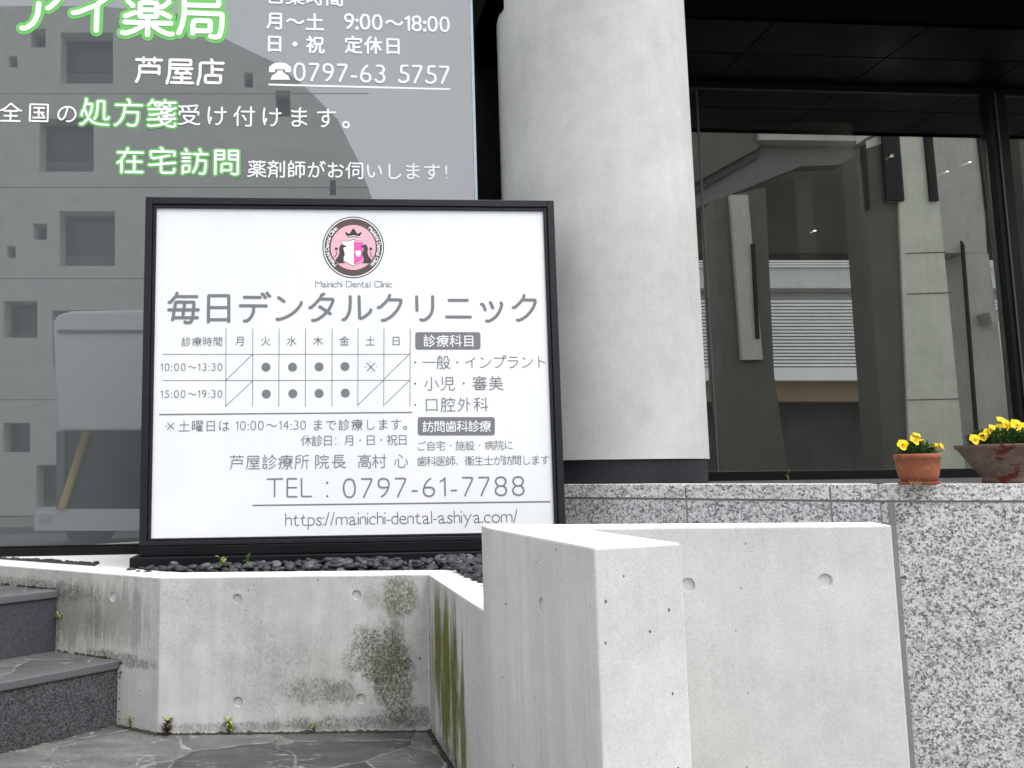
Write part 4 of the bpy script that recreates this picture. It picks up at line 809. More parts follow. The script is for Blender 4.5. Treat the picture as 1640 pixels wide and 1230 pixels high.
vinyl([('芦屋店', 216, 360, 114, 50, 4.8)])
vinyl([('営業時間', 428, 549, -5, 31, 3.2)])
vinyl([('月～土', 427, 519, 34.5, 32, 3.6), ('9:00～18:00', 551, 720, 37, 32, 3.8, dict(lat=1.2))])
vinyl([('日・祝', 429, 520, 71, 31, 3.6), ('定休日', 552, 640, 73, 31, 3.4)])
vinyl([('0797-63', 470, 617, 117, 46, 3.8), ('5757', 637, 720, 119.5, 46, 3.8)])
vinyl([('全国の', 0, 123, 181, 38, 3.0)]); vinyl([('処方箋', 128, 283, 181, 52, 4.0)], 9.5); vinyl([('受け付けます。', 285, 560, 187, 38, 3.0)])
vinyl([('在宅訪問', 187, 383, 258.5, 49, 4.2)], 9.5); vinyl([('薬剤師がお伺いします！', 396, 716, 273, 31, 2.7)])
m = MB(); strip(m, WP, 430, 135.5, 721, 143, 3., .0008)
tz = lambda P: [(x/1640*760, y/2.158) for x, y in P]
shape(m, WP, tz([(930, 250), (930, 232), (945, 220), (968, 216), (990, 220), (1006, 232), (1006, 250), (986, 250), (984, 240), (952, 240), (950, 250)]), .0012)
shape(m, WP, tz([(935, 276), (940, 262), (958, 250), (958, 244), (978, 244), (978, 250), (996, 262), (1003, 276)]), .0014)
m.build('telephone_symbol', wink, pane)

# ================================================================== COLUMN
ccol = concrete('concrete_column', (.47, .475, .475), .22, .34, 0, off=(9, 2, 0))
base_m = plain('column_base_dark', (.014, .0155, .019), .55, .6, 160, spec=.25)
CC = Vector((.844, 2.983, .60)); CR = .350
colm = thing('concrete_column', 'thick round smooth concrete column on a dark base beside the clinic sign', 'column', CC)
m = MB(); m.lathe([(CR, .092), (CR, 1.2), (CR, 2.6), (CR, 4.2)], CC, 96); m.build('shaft', ccol, colm)
m = MB(); m.lathe([(CR-.008, .0), (CR-.008, .0915)], CC, 96); m.build('base', base_m, colm)

# ================================================================== ENTRANCE: glass, frame, soffit, lobby
GP = Plane((1.45, 3.5, 0), (.079, -1, 0)); gf = lambda v: GP.at(v.x, v.z, v.y)
eg = glass('entrance_glass', .50, (.50, .53, .49), (.93, .95, .91))
black = plain('black_metal', (.004, .0042, .005), .45, .3, 20, spec=.15)
ZG = 2.376; G0, G1 = -.62, GP.uv(1600, 400).x
ent = thing('entrance_glazing', 'tall dark entrance glazing with black frames behind the two flower pots', 'glass wall', GP.at(1., .61, 0))
m = MB(); m.box(-1.35, G1-.01, -.014, 0, .645, ZG-.012, fn=gf); m.build('glass_pane', eg, ent)
m = MB(); m.box(G1+.08, G1+1.9, -.014, 0, .645, ZG-.012, fn=gf); m.build('glass_pane', eg, ent)
m = MB(); m.box(-1.35, G1+1.9, -.06, .02, .60, .645, fn=gf); m.build('bottom_rail', black, ent, bevel=.002)
m = MB(); m.box(-1.35, G1+1.9, -.05, .012, ZG-.012, ZG+.02, fn=gf); m.build('top_rail', black, ent, bevel=.002)
m = MB(); m.box(G1-.008, G1+.078, -.08, .03, .645, ZG-.012, fn=gf); m.build('corner_post', black, ent, bevel=.003)
m = MB(); m.box(G1+.018, G1+.026, .031, .036, .645, ZG-.012, fn=gf); m.build('post_rib', plain('post_rib_grey', (.03, .032, .035), .4), ent)
m = MB(); u = GP.uv(1150, 755).x; m.box(u-.004, u+.004, .0005, .004, .645, ZG-.012, fn=gf); m.build('silicone_joint', plain('silicone', (.05, .055, .065), .4), ent)
can = thing('entrance_canopy', 'black panelled soffit over the entrance glazing', 'canopy', GP.at(.5, ZG, .3))
panel_m = plain('black_soffit_panel', (.0018, .0019, .0020), .5, .25, 8, spec=.05)
SO = .50
lines_u = [-2.2, -1.1] + [GP.uv(1210, 146).x-1.02+.62*i for i in range(0, 9)]
ub = [-1.0]+[.10+.64*i for i in range(8)]
for a, b in zip(ub, ub[1:]):
    for h0, h1 in ((.02, .25), (.25, SO)):
        m = MB(); m.box(a+.003, b-.003, h0+.003, h1-.003, ZG+.022, ZG+.045, fn=gf); m.build('soffit_panel', panel_m, can, bevel=.001)
m = MB(); m.box(-1.0, 5., .0, SO-.002, ZG+.046, ZG+.2, fn=gf); m.box(-1.0, 5., SO, SO+.03, ZG+.018, 4.4, fn=gf); m.build('fascia', plain('black_fascia', (.0012, .0012, .0013), .9, .2, 8, spec=0.), can)
# lobby
lob = thing('entrance_lobby', 'dim lobby seen through the entrance glazing, with a pale concrete pier', 'lobby', GP.at(1, .6, -1))
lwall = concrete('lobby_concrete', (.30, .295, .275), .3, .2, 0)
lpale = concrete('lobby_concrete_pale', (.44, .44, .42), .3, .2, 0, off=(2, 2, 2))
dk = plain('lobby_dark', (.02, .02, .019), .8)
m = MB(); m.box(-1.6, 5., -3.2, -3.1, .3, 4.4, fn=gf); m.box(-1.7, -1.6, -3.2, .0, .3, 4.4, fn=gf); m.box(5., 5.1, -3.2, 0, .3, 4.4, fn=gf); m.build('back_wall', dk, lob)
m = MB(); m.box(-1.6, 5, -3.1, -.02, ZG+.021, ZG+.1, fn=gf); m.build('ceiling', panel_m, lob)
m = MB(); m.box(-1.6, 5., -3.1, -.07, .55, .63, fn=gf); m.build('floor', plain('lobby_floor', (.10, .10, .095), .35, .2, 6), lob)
def vpl(x, Y): p = py(x, 500, Y); return Vector((p.x, p.y))
ZC = py(1300, 219, 3.7).z
m = MB(); P = [vpl(1118, 3.62), vpl(1388, 3.66), vpl(1388, 4.3), vpl(1285, 4.3), vpl(1125, 5.2)]
m.prism(P, ZC, ZC+.05); m.build('lobby_ceiling', plain('lobby_ceiling_white', (.42, .42, .40), .8, .1, 5), lob)
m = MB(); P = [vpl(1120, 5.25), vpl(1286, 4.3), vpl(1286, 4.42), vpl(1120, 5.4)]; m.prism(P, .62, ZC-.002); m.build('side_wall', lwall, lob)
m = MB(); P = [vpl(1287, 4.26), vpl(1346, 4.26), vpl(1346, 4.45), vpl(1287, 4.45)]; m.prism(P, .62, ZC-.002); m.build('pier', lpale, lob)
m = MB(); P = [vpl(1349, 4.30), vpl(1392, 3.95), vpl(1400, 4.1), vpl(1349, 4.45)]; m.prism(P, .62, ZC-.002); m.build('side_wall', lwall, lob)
lamp = emis('lamp_glow', (1, .97, .9), 9)
for x, y, Y in ((1305, 370, 4.2), (1517, 275, 4.6), (1553, 260, 4.4)):
    p = py(x, y, Y); m = MB(); m.lathe([(.008, 0), (.008, .003)], p, 16); m.build('spot_lamp', lamp, lob)
la = bpy.data.lights.new('lobby_fill', 'POINT'); la.energy = 1.6; la.color = (1, .93, .8); la.shadow_soft_size = .008  # added fill light away from the spots, brightens the pier
lao = bpy.data.objects.new('lobby_fill', la); COL.objects.link(lao); lao.location = py(1435, 246, 3.72)

# near-black wall: deep shade between shop window and column put into its colour
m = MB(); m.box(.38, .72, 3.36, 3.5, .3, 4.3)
rec = m.build('recess_wall', plain('recess_shade', (.018, .018, .019), .8), base=(.5, 3.4, .3))
tag(rec, 'near-black wall painted as the shade of the narrow recess between the shop window edge and the round column', 'recess')

# ================================================================== ACROSS THE STREET (seen mirrored in the glass)
def mirror(P, pln): return P-pln.n*2*(P-pln.p).dot(pln.n)
def facade(mb, pln, pts, Y, thick, mi=0):
    """outline in photo pixels on the mirrored plane at depth Y, given its real thickness away from the glass"""
    f = [mirror(py(x, y, Y), pln) for x, y in pts]; b = [mirror(py(x, y, Y)+Vector((0, thick, 0)), pln) for x, y in pts]
    n = len(pts)
    A = sum(pts[i][0]*pts[(i+1) % n][1]-pts[(i+1) % n][0]*pts[i][1] for i in range(n))
    o = 1 if A > 0 else -1
    fr_ = list(range(n)); bk_ = [n+i for i in range(n)]
    if o < 0: fr_.reverse()
    else: bk_.reverse()
    mb.add(f+b, [fr_, bk_]+[([i, n+i, n+(i+1) % n, (i+1) % n] if o > 0 else [(i+1) % n, n+(i+1) % n, n+i, i]) for i in range(n)], mi)
rc = lambda x0, y0, x1, y1: [(x0, y0), (x1, y0), (x1, y1), (x0, y1)]
YB = 22.
fcon = concrete('facade_concrete', (.70, .69, .67), .3, .3, 0)
fjoint = plain('facade_joint', (.30, .30, .29), .9); fjoint2 = plain('window_frame_grey', (.14, .145, .145), .6)
fpane = Mat('facade_window_glass', .12, color=(.05, .055, .058)).m
bld = thing('concrete_building', 'grey concrete building with square windows across the street, mirrored in the shop window', 'building', mirror(py(300, 790, YB), WP))
WIN = [(97, 52, 181, 134), (49, 46, 73, 76), (14, 90, 28, 108), (63, 190, 150, 275), (391, 116, 405, 140), (441, 145, 465, 187), (528, 288, 538, 313), (95, 338, 184, 426), (53, 358, 75, 384), (11, 394, 25, 413), (6, 482, 60, 541), (84, 497, 173, 587), (5, 677, 48, 724), (58, 745, 151, 812), (-120, 190, -40, 275), (-110, 338, -30, 426), (280, 480, 330, 560), (380, 400, 450, 470)]
outl = [(-420, 8), (160, 10), (285, 22), (380, 72), (440, 100), (490, 140), (540, 190), (575, 260), (600, 330), (640, 480), (665, 826), (-420, 826)]
m = MB(); facade(m, WP, outl, YB, .5)
# walls behind the front sheet close the block
wallo = m.build('wall', fcon, bld)
cm = MB()
for wn in WIN: 
    f = [mirror(py(x, y, YB)-Vector((0, .3, 0)), WP) for x, y in rc(*wn)]; b = [mirror(py(x, y, YB)+Vector((0, .9, 0)), WP) for x, y in rc(*wn)]
    cm.add(f+b, [[0, 1, 2, 3], [7, 6, 5, 4]]+[[i, 4+i, 4+(i+1) % 4, (i+1) % 4] for i in range(4)])
bb = BASE[bld.name]
cme = bpy.data.meshes.new('cut'); cme.from_pydata([(v[0]-bb.x, v[1]-bb.y, v[2]-bb.z) for v in cm.v], [], cm.f)
bmx = bmesh.new(); bmx.from_mesh(cme); bmesh.ops.recalc_face_normals(bmx, faces=bmx.faces); bmx.to_mesh(cme); bmx.free()
bmx = bmesh.new(); bmx.from_mesh(wallo.data); bmesh.ops.recalc_face_normals(bmx, faces=bmx.faces); bmx.to_mesh(wallo.data); bmx.free()
co = bpy.data.objects.new('cut', cme); COL.objects.link(co); co.parent = bld
md = wallo.modifiers.new('openings', 'BOOLEAN'); md.operation = 'DIFFERENCE'; md.solver = 'EXACT'; md.object = co
bpy.context.view_layer.update(); dg = bpy.context.evaluated_depsgraph_get()
nm = bpy.data.meshes.new_from_object(wallo.evaluated_get(dg)); wallo.modifiers.clear(); wallo.data = nm; bpy.data.objects.remove(co)
for wn in WIN:
    m = MB(); facade(m, WP, rc(wn[0]-2, wn[1]-2, wn[2]+2, wn[3]+2), YB+.55, .05); wo = m.build('window', fpane, bld)
    if wn[2]-wn[0] > 50:
        x0, y0, x1, y1 = wn; ym = y0+(y1-y0)*.74; xm = x0+(x1-x0)*.28
        m = MB(); facade(m, WP, rc(x0, ym, x1, ym+1.2), YB+.5, .04); facade(m, WP, rc(xm, y0, xm+1.2, ym-.2), YB+.5, .04); facade(m, WP, rc(x0, ym+6, x1, y1), YB+.52, .02); m.build('frame', fjoint2, wo)
m = MB()
for y in (150, 300, 446, 640): facade(m, WP, [(-420, y-.7), (590, y-.7), (590, y+.7), (-420, y+.7)], YB-.004, .004)
m.build('facade_joint', fjoint, bld)
m = MB(); facade(m, WP, [(x, max(y, 14)) for x, y in outl], YB+.62, 8.); m.build('building_body', fcon, bld)

# bus in the street
bwhite = plain('bus_white_paint', (.90, .91, .90), .3, .03, 3); bdark = Mat('bus_window_glass', .15, color=(.035, .037, .04)).m
YV = 12.
bus = thing('minibus', 'white minibus passing in the street, mirrored in the shop window', 'minibus', mirror(py(300, 830, YV), WP))
m = MB(); facade(m, WP, [(84, 515), (92, 504), (112, 498), (230, 496), (620, 496), (640, 505), (648, 540), (640, 690), (94, 690), (88, 600)], YV, 2.1); m.build('upper_body', bwhite, bus, bevel=.04)
m = MB(); facade(m, WP, rc(92, 528, 640, 533), YV-.03, .03); m.build('gutter', plain('bus_grey_trim', (.28, .28, .27), .5), bus)
m = MB(); facade(m, WP, rc(100, 690.5, 636, 814), YV+.05, 2.0); m.build('window_band', bdark, bus)
m = MB()
for x in (90, 236, 372, 508): facade(m, WP, [(x, 690.6), (x+13, 690.6), (x+13, 814.6), (x, 814.6)], YV-.01, .2)
m.build('window_pillar', plain('bus_pillar_grey', (.20, .205, .21), .5), bus)
m = MB(); facade(m, WP, rrect(62, 822, 80, 834, 4), YV-.03, .1); m.build('headlight', plain('lamp_lens', (.75, .76, .74), .15), bus)
m = MB(); facade(m, WP, [(60, 815), (650, 815), (655, 824), (655, 820+30), (55, 820+30), (55, 822)], YV, 2.1); m.build('lower_body', bwhite, bus)
for x in (140, 560):
    p = mirror(py(x, 842, YV)+Vector((0, .1, 0)), WP); m = MB(); ring = [(p.x+.36*math.cos(t), p.y, -.04+.36*math.sin(t)) for t in [i*math.pi/16 for i in range(32)]]
    ring2 = [(a, b-.22, c) for a, b, c in ring]
    m.add(ring+ring2, [list(range(32)), list(range(63, 31, -1))]+[[i, 32+i, 32+(i+1) % 32, (i+1) % 32] for i in range(32)]); m.build('wheel', plain('rubber', (.02, .02, .02), .8), bus)
m = MB()
for x in (236, 372, 508): facade(m, WP, rc(x, 815.5, x+1.2, 848), YV-.012, .01); facade(m, WP, rc(x, 536, x+1.2, 688), YV-.012, .01)
m.build('panel_seam', plain('seam_grey', (.25, .25, .25), .6), bus)
m = MB(); a_, b_ = mirror(py(139, 692, YV-.03), WP), mirror(py(99, 814, YV-.03), WP); m.tube([a_, a_.lerp(b_, .5), b_], .055, 10); m.build('yellow_handrail', plain('yellow_paint', (.62, .45, .10), .4), bus)

# portico with square pillars
por = thing('pillared_building', 'concrete pillared building across the street, mirrored in the entrance glazing', 'building', mirror(py(1450, 790, 14.), GP))
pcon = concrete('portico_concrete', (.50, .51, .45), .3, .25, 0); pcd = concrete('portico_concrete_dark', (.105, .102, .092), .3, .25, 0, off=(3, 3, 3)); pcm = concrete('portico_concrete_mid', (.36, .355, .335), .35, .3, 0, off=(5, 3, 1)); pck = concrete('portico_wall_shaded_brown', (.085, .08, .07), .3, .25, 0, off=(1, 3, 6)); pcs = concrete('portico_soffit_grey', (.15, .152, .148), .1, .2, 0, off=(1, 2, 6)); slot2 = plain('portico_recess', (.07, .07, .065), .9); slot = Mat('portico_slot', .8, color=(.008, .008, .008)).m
def lean(x0, y0, x1, y1, s=.083): return [(x0, y0), (x1, y0), (x1+(y1-y0)*s, y1), (x0+(y1-y0)*s, y1)]
m = MB(); facade(m, GP, [(1380, 240), (1440, 222), (1468, 850), (1425, 850)], 13.6, .6); m.build('shaded_pillar_side', pcd, por)  # flat side face, its shade painted in as dark concrete
m = MB(); facade(m, GP, [(1420, 198), (1484, 198), (1486, 322), (1504, 322), (1556, 850), (1462, 850), (1440, 322), (1424, 322)], 13.55, .6); m.build('pillar', pcon, por)
m = MB(); facade(m, GP, [(1388, 207), (1420, 195), (1484, 195), (1484, 208), (1420, 208), (1388, 220)], 13.5, .3); m.build('pillar_cap', pcon, por)
m = MB(); facade(m, GP, [(1413, 210), (1440, 210), (1449, 321), (1421, 321)], 13.49, .05); facade(m, GP, [(1481, 210), (1493, 210), (1504, 321), (1491, 321)], 13.49, .05); facade(m, GP, [(1379, 233), (1387, 230), (1394, 335), (1388, 338)], 13.49, .05); m.build('pillar_slot', slot, por)
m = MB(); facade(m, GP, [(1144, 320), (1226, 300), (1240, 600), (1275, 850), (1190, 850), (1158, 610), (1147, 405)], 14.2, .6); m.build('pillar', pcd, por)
m = MB(); facade(m, GP, [(1170, 312), (1198, 312), (1222, 576), (1189, 576)], 14.1, .4); m.build('hanging_fin', pcm, por)
m = MB(); facade(m, GP, [(1204, 390), (1209, 390), (1217, 542), (1212, 542)], 14.05, .04); m.build('fin_slot', slot, por)
m = MB(); facade(m, GP, [(1490, 206), (1562, 206), (1577, 340), (1581, 405), (1505, 405)], 15., .5); m.build('upper_wall', pcm, por)
m = MB(); facade(m, GP, [(1541, 405.5), (1583, 405.5), (1640, 850), (1600, 850), (1572, 730)], 15., .5); m.build('pillar', pcm, por)
m = MB(); facade(m, GP, [(1566, 215), (1586, 215), (1600, 332), (1581, 335)], 14.95, .04); m.build('upper_window', slot, por)
m = MB(); facade(m, GP, [(1584, 500), (1606, 495), (1607, 512), (1590, 518)], 14.7, .3); m.build('bracket', pcm, por)
m = MB(); facade(m, GP, [(1540, 385), (1545, 392), (1568, 700), (1563, 700)], 14.9, .04); m.build('pillar_slot', slot, por)
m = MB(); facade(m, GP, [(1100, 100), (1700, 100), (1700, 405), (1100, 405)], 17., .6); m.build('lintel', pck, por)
m = MB(); facade(m, GP, [(1100, 206), (1216, 208), (1216, 236), (1100, 300)], 15.6, .4); m.build('beam', pcd, por)
m = MB(); facade(m, GP, [(1100, 300.4), (1216, 236.4), (1216, 250), (1100, 316)], 15.7, .4); m.build('beam_soffit', slot2, por)  # beam underside stood upright, its shade put into the dark colour
m = MB(); facade(m, GP, [(1216.5, 224), (1392, 226), (1392, 240), (1346, 264), (1282, 266), (1130, 328), (1100, 340), (1100, 316.5), (1216.5, 250.5)], 15.8, .3); m.build('upright_soffit', pcs, por)  # soffit panel stood upright so the sky lights it
m = MB(); facade(m, GP, [(1216.5, 206), (1392, 208), (1392, 225.6), (1216.5, 223.6)], 15.5, .4); m.build('beam', pcm, por)
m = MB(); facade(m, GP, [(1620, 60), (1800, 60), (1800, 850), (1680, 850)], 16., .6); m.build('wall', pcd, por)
m = MB()
for y, xa, xb in ((470, 1454, 1524), (640, 1452, 1536), (405, 1451, 1515)): facade(m, GP, [(xa, y), (xb, y-2), (xb, y-.8), (xa, y+1.2)], 13.54, .008)
m.build('pour_joint', slot2, por)
# louvred building further off
lou = thing('louvred_building', 'white building with horizontal louvres down the street, mirrored in the entrance glazing', 'building', mirror(py(1350, 790, 25.), GP))
lw_ = plain('louvre_white', (.85, .86, .86), .6, .06, 2); lg_ = plain('louvre_wall_grey', (.62, .63, .65), .7, .08, 2); lt = plain('tan_board', (.26, .20, .14), .8, .1, 2)
Yl = 25.
m = MB()
for i in range(6): facade(m, GP, rc(1050, 405+i*4, 1720, 407.4+i*4), Yl-.1, .25)
m.build('roof_slats', lw_, lou)
m = MB(); facade(m, GP, rc(1050, 428, 1720, 461), Yl, .4); m.build('upper_wall', lg_, lou)
m = MB(); facade(m, GP, rc(1050, 461.5, 1720, 467), Yl+.2, .3); facade(m, GP, rc(1050, 467.5, 1720, 588), Yl+.35, .3); m.build('louvre_backing', plain('louvre_back', (.40, .395, .385), .8), lou)
for i in range(20):
    y = 481+i*5.35; m = MB(); facade(m, GP, rc(1050, y, 1720, y+3.4), Yl+.12, .2); m.build('louvre', lw_, lou)
m = MB(); facade(m, GP, rc(1050, 588.5, 1720, 609), Yl-.05, .5); m.build('sill_band', lw_, lou)
m = MB(); facade(m, GP, rc(1050, 609.5, 1720, 643), Yl+.3, .4); m.build('tan_fascia', lt, lou)
m = MB(); facade(m, GP, rc(1050, 643.5, 1720, 800), Yl+1., .4); m.build('base_wall', plain('shaded_base', (.07, .07, .068), .8, .3, 1), lou)

# ================================================================== FLOWER POTS
terra = Mat('terracotta', .75, spec=.3)
c = terra.mix(terra.ramp(terra.noise(30, 4, .6), .3, .7), (.24, .075, .034), (.30, .105, .052)); c = terra.mix(terra.ramp(terra.noise(90, 4, .7), .55, .8), c, (.40, .21, .14))
terra.base(c); terra.norm(terra.bump(terra.noise(180, 3, .6), .15, .001)); terra = terra.m
worn = Mat('flaking_painted_terracotta', .85, spec=.2)
k = worn.ramp(worn.noise(14, 5, .62, worn.scaled((1, 1, 1.5), (.02, .3, .07))), .60, .625)
cc_ = worn.mix(worn.ramp(worn.noise(60, 5, .7), .3, .7), (.085, .056, .045), (.165, .125, .105)); cc_ = worn.mix(worn.ramp(worn.noise(9, 3, .6, worn.scaled((1, 1, 2), (4, 4, 4))), .4, .7), cc_, (.12, .074, .058))
worn.base(worn.mix(k, cc_, (.09, .022, .012))); worn.norm(worn.bump(worn.math('ADD', worn.math('MULTIPLY', k, -1.), worn.noise(120, 4, .7)), .4, .002)); worn = worn.m
soil = plain('potting_soil', (.03, .022, .016), .95, .4, 200)
leafm = Mat('pansy_leaf', .45); leafm.base(leafm.mix(leafm.noise(60, 3, .6), (.025, .075, .02), (.10, .20, .06))); leafm = leafm.m
stemm = plain('green_stem', (.08, .15, .04), .6)
petal = Mat('yellow_petal', .55, spec=.2); petal.base(petal.mix(petal.ramp(petal.noise(120, 3, .6), .3, .7), (.86, .60, .012), (.92, .70, .03))); petal.b.inputs['Subsurface Weight'].default_value = 0.; petal = petal.m
heart = plain('amber_petal_base', (.62, .26, .01), .6); eye = plain('dark_flower_eye', (.06, .03, .01), .7)
def leaf(mb, p, d, ln, wd, up, mi=0):
    d = Vector(d).normalized(); s = d.cross(Vector((0, 0, 1)))
    s = s.normalized() if s.length > .01 else Vector((1, 0, 0)); nrm = s.cross(d)
    pr_ = [(0, .0), (.18, .55), (.45, 1.), (.72, .8), (.92, .35), (1, 0)]
    vs = []; 
    for t, wv in pr_:
        c = Vector(p)+d*ln*t+nrm*(up*ln*(t-t*t)*1.2)
        vs += [c-s*wd*wv*.5+nrm*wd*.18*wv, c, c+s*wd*wv*.5+nrm*wd*.18*wv]
    fs = []
    for i in range(len(pr_)-1):
        a = i*3; fs += [(a, a+1, a+4, a+3), (a+1, a+2, a+5, a+4)]
    mb.add(vs, fs, mi, True)
def pansy(parent, p, face, size):
    """viola bloom: five overlapping ruffled petals round a dark eye, on a hooked stalk"""
    f = Vector(face).normalized(); up = Vector((0, 0, 1)); rt = up.cross(f).normalized(); up = f.cross(rt)
    m = MB(); p = Vector(p)
    for ang, rad, ofs, back in ((58, .50, .46, -.10), (122, .50, .46, -.14), (8, .46, .46, -.02), (172, .46, .46, -.05), (270, .60, .44, .04)):
        a = R(ang+rnd.uniform(-7, 7)); c = Vector((math.cos(a), math.sin(a)))*ofs*size
        N = 14; vs = []; fs = []
        for ringk, rr in enumerate((0, .5, .85, 1.)):
            for i in range(N if ringk else 1):
                t = 2*math.pi*i/N; r_ = rad*size*rr*(1+.06*math.sin(3*t+ang))
                q = c+Vector((math.cos(t), math.sin(t)))*r_
                h = back*size+.16*size*(rr**2)*(.6+.5*math.sin(2*t+ang))-.06*size*q.length/size+rnd.uniform(-.012, .012)*size*rr
                vs.append(p+rt*q.x+up*q.y+f*h)
        for i in range(N): fs.append((0, 1+i, 1+(i+1) % N))
        for ringk in range(2):
            b = 1+ringk*N
            for i in range(N): j = (i+1) % N; fs.append((b+i, b+N+i, b+N+j, b+j))
        m.add(vs, fs, 0, True)
    for s_, r_, mi, h in ((-.2, .27, 1, .09), (0, .10, 2, .13)):
        c = p+up*s_*size+f*h*size; N = 12
        m.add([c+rt*r_*size*math.cos(t)+up*r_*size*math.sin(t)*1.1 for t in [2*math.pi*i/N for i in range(N)]], [list(range(N))], mi, True)
    pb = p-f*size*.25; root = BASE[parent.name]+Vector(((p.x-BASE[parent.name].x)*.45, (p.y-BASE[parent.name].y)*.45, 0)); root.z = ROOTZ
    m.tube([p-f*.1*size, pb+Vector((0, 0, -.1*size)), pb.lerp(root, .5)+f*-.002, root], .0011, 5, 3)
    return m.build('flower', [petal, heart, eye, stemm], parent)
def foliage(parent, c, r, z, n, h):
    m = MB()
    for _ in range(n):
        a = rnd.uniform(0, 6.283); q = r*math.sqrt(rnd.random()); p = Vector((c[0]+q*math.cos(a)*.8, c[1]+q*math.sin(a)*.8, z+rnd.uniform(0, h)*(1-.5*q/r)))
        leaf(m, p, (math.cos(a+rnd.uniform(-.8, .8)), math.sin(a+rnd.uniform(-.8, .8)), rnd.uniform(-.1, .9)), rnd.uniform(.010, .019), rnd.uniform(.006, .010), rnd.uniform(-.3, .6))
    for _ in range(n//8):
        a = rnd.uniform(0, 6.283); q = r*.7*math.sqrt(rnd.random()); p0 = Vector((c[0]+q*.5*math.cos(a), c[1]+q*.5*math.sin(a), z-.004)); m.tube([p0, p0+Vector((q*.5*math.cos(a), q*.5*math.sin(a), h))], .0008, 4, 1)
    m.build('foliage', [leafm, stemm], parent)
# small terracotta pot
Y1 = 2.06; p = py(1472, 773, Y1); PC = Vector((p.x, Y1, ZL)); px1 = Y1*1.045/1300*.985
pot = thing('potted_pansy', 'small plain terracotta pot of yellow pansies with saucer, on the granite ledge', 'flower pot', PC, 'potted yellow pansies on the ledge')
px1 = (py(1482, 740, Y1)-py(1472, 740, Y1)).length/10
zr = py(1472, 727, Y1).z-ZL
m = MB(); rr = lambda v: v*px1
prof = [(rr(20), .006), (rr(24), .0075), (rr(27.5), zr*.28), (rr(30), zr*.55), (rr(30.6), zr*.82), (rr(31), zr*.825), (rr(32.3), zr*.84), (rr(32.5), zr*.97), (rr(31.5), zr), (rr(29.5), zr), (rr(29), zr*.9), (rr(28.5), zr*.85)]
m.lathe(prof, PC, 64); m.build('pot', terra, pot)
m = MB(); m.lathe([(rr(25), 0), (rr(28), .0015), (rr(31), .0055), (rr(30), .0065), (rr(26), .004)], PC, 48); m.build('saucer', terra, pot)
m = MB(); m.lathe([(rr(28.4), zr*.86), (rr(12), zr*.93), (.001, zr*.94)], PC, 32); m.build('soil', soil, pot)
ROOTZ = ZL+zr*.9
foliage(pot, (PC.x, PC.y), rr(27), ZL+zr*.93, 340, .042)
for x, y, s, fd in ((1446, 712, 7.4, (-.35, -1, .25)), (1466, 704, 7.2, (.0, -1, .35)), (1468, 696, 5.6, (.2, -.6, .8)), (1454, 711, 3.6, (.6, -.8, .2)), (1479, 707, 3.4, (.3, -1, .3)), (1499, 714.5, 4.6, (-.1, -1, .15)), (1493, 717, 3.6, (-.6, -.7, .2)), (1508, 714, 4.6, (.5, -.8, .3)), (1512, 720, 4.0, (.8, -.6, -.1))):
    pansy(pot, py(x, y, Y1-rr(6)+rnd.uniform(-.008, .008)), fd, s*px1*1.25)
# wide worn bowl
Y2 = 2.10; p = py(1609, 771, Y2); PC2 = Vector((p.x, Y2, ZL)); 
px2 = (py(1610, 740, Y2)-py(1600, 740, Y2)).length/10; rr2 = lambda v: v*px2
bowl = thing('potted_pansy', 'wide flaking terracotta bowl of yellow pansies at the right edge of the ledge', 'flower pot', PC2, 'potted yellow pansies on the ledge')
zr2 = py(1609, 712, Y2).z-ZL
m = MB(); prof = [(rr2(26), .0), (rr2(29.5), .001), (rr2(29.5), zr2*.09), (rr2(27.5), zr2*.12), (rr2(31), zr2*.2), (rr2(44), zr2*.5), (rr2(56), zr2*.8), (rr2(58.5), zr2*.86), (rr2(59), zr2*.885), (rr2(62), zr2*.90), (rr2(63), zr2*.985), (rr2(62), zr2), (rr2(58.5), zr2), (rr2(57), zr2*.93), (rr2(53), zr2*.8)]
m.lathe(prof, PC2, 72, wob=lambda a, z: 1+.006*math.sin(3*a+z*60)+.004*math.sin(11*a+z*90)); m.build('pot', worn, bowl)
m = MB(); m.lathe([(rr2(56), zr2*.86), (rr2(30), zr2*.95), (.001, zr2*.96)], PC2, 32); m.build('soil', soil, bowl)
ROOTZ = ZL+zr2*.9
foliage(bowl, (PC2.x, PC2.y), rr2(53), ZL+zr2*.95, 760, .050)
for x, y, s, fd in ((1561, 703, 7.2, (-.25, -1, .2)), (1575, 699, 6.4, (-.5, -.8, .3)), (1582, 691, 5.6, (-.6, -.7, .4)), (1589, 684, 4.8, (.1, -.8, .5)), (1597, 697, 8.0, (.1, -1, .2)), (1603, 672, 6.2, (.1, -.8, .6)), (1599, 684, 5.2, (-.7, -.6, .2)), (1611, 680, 8.2, (.05, -1, .2)), (1616, 686, 5.4, (.6, -.8, .1)), (1628, 681, 9.6, (.1, -1, .25)), (1640, 683, 6.4, (.5, -.8, .1)), (1650, 690, 8, (.3, -1, .2)), (1663, 698, 7, (.6, -.8, .2))):
    pansy(bowl, py(x, y, Y2-rr2(14)+rnd.uniform(-.012, .012)), fd, s*px2*1.2)

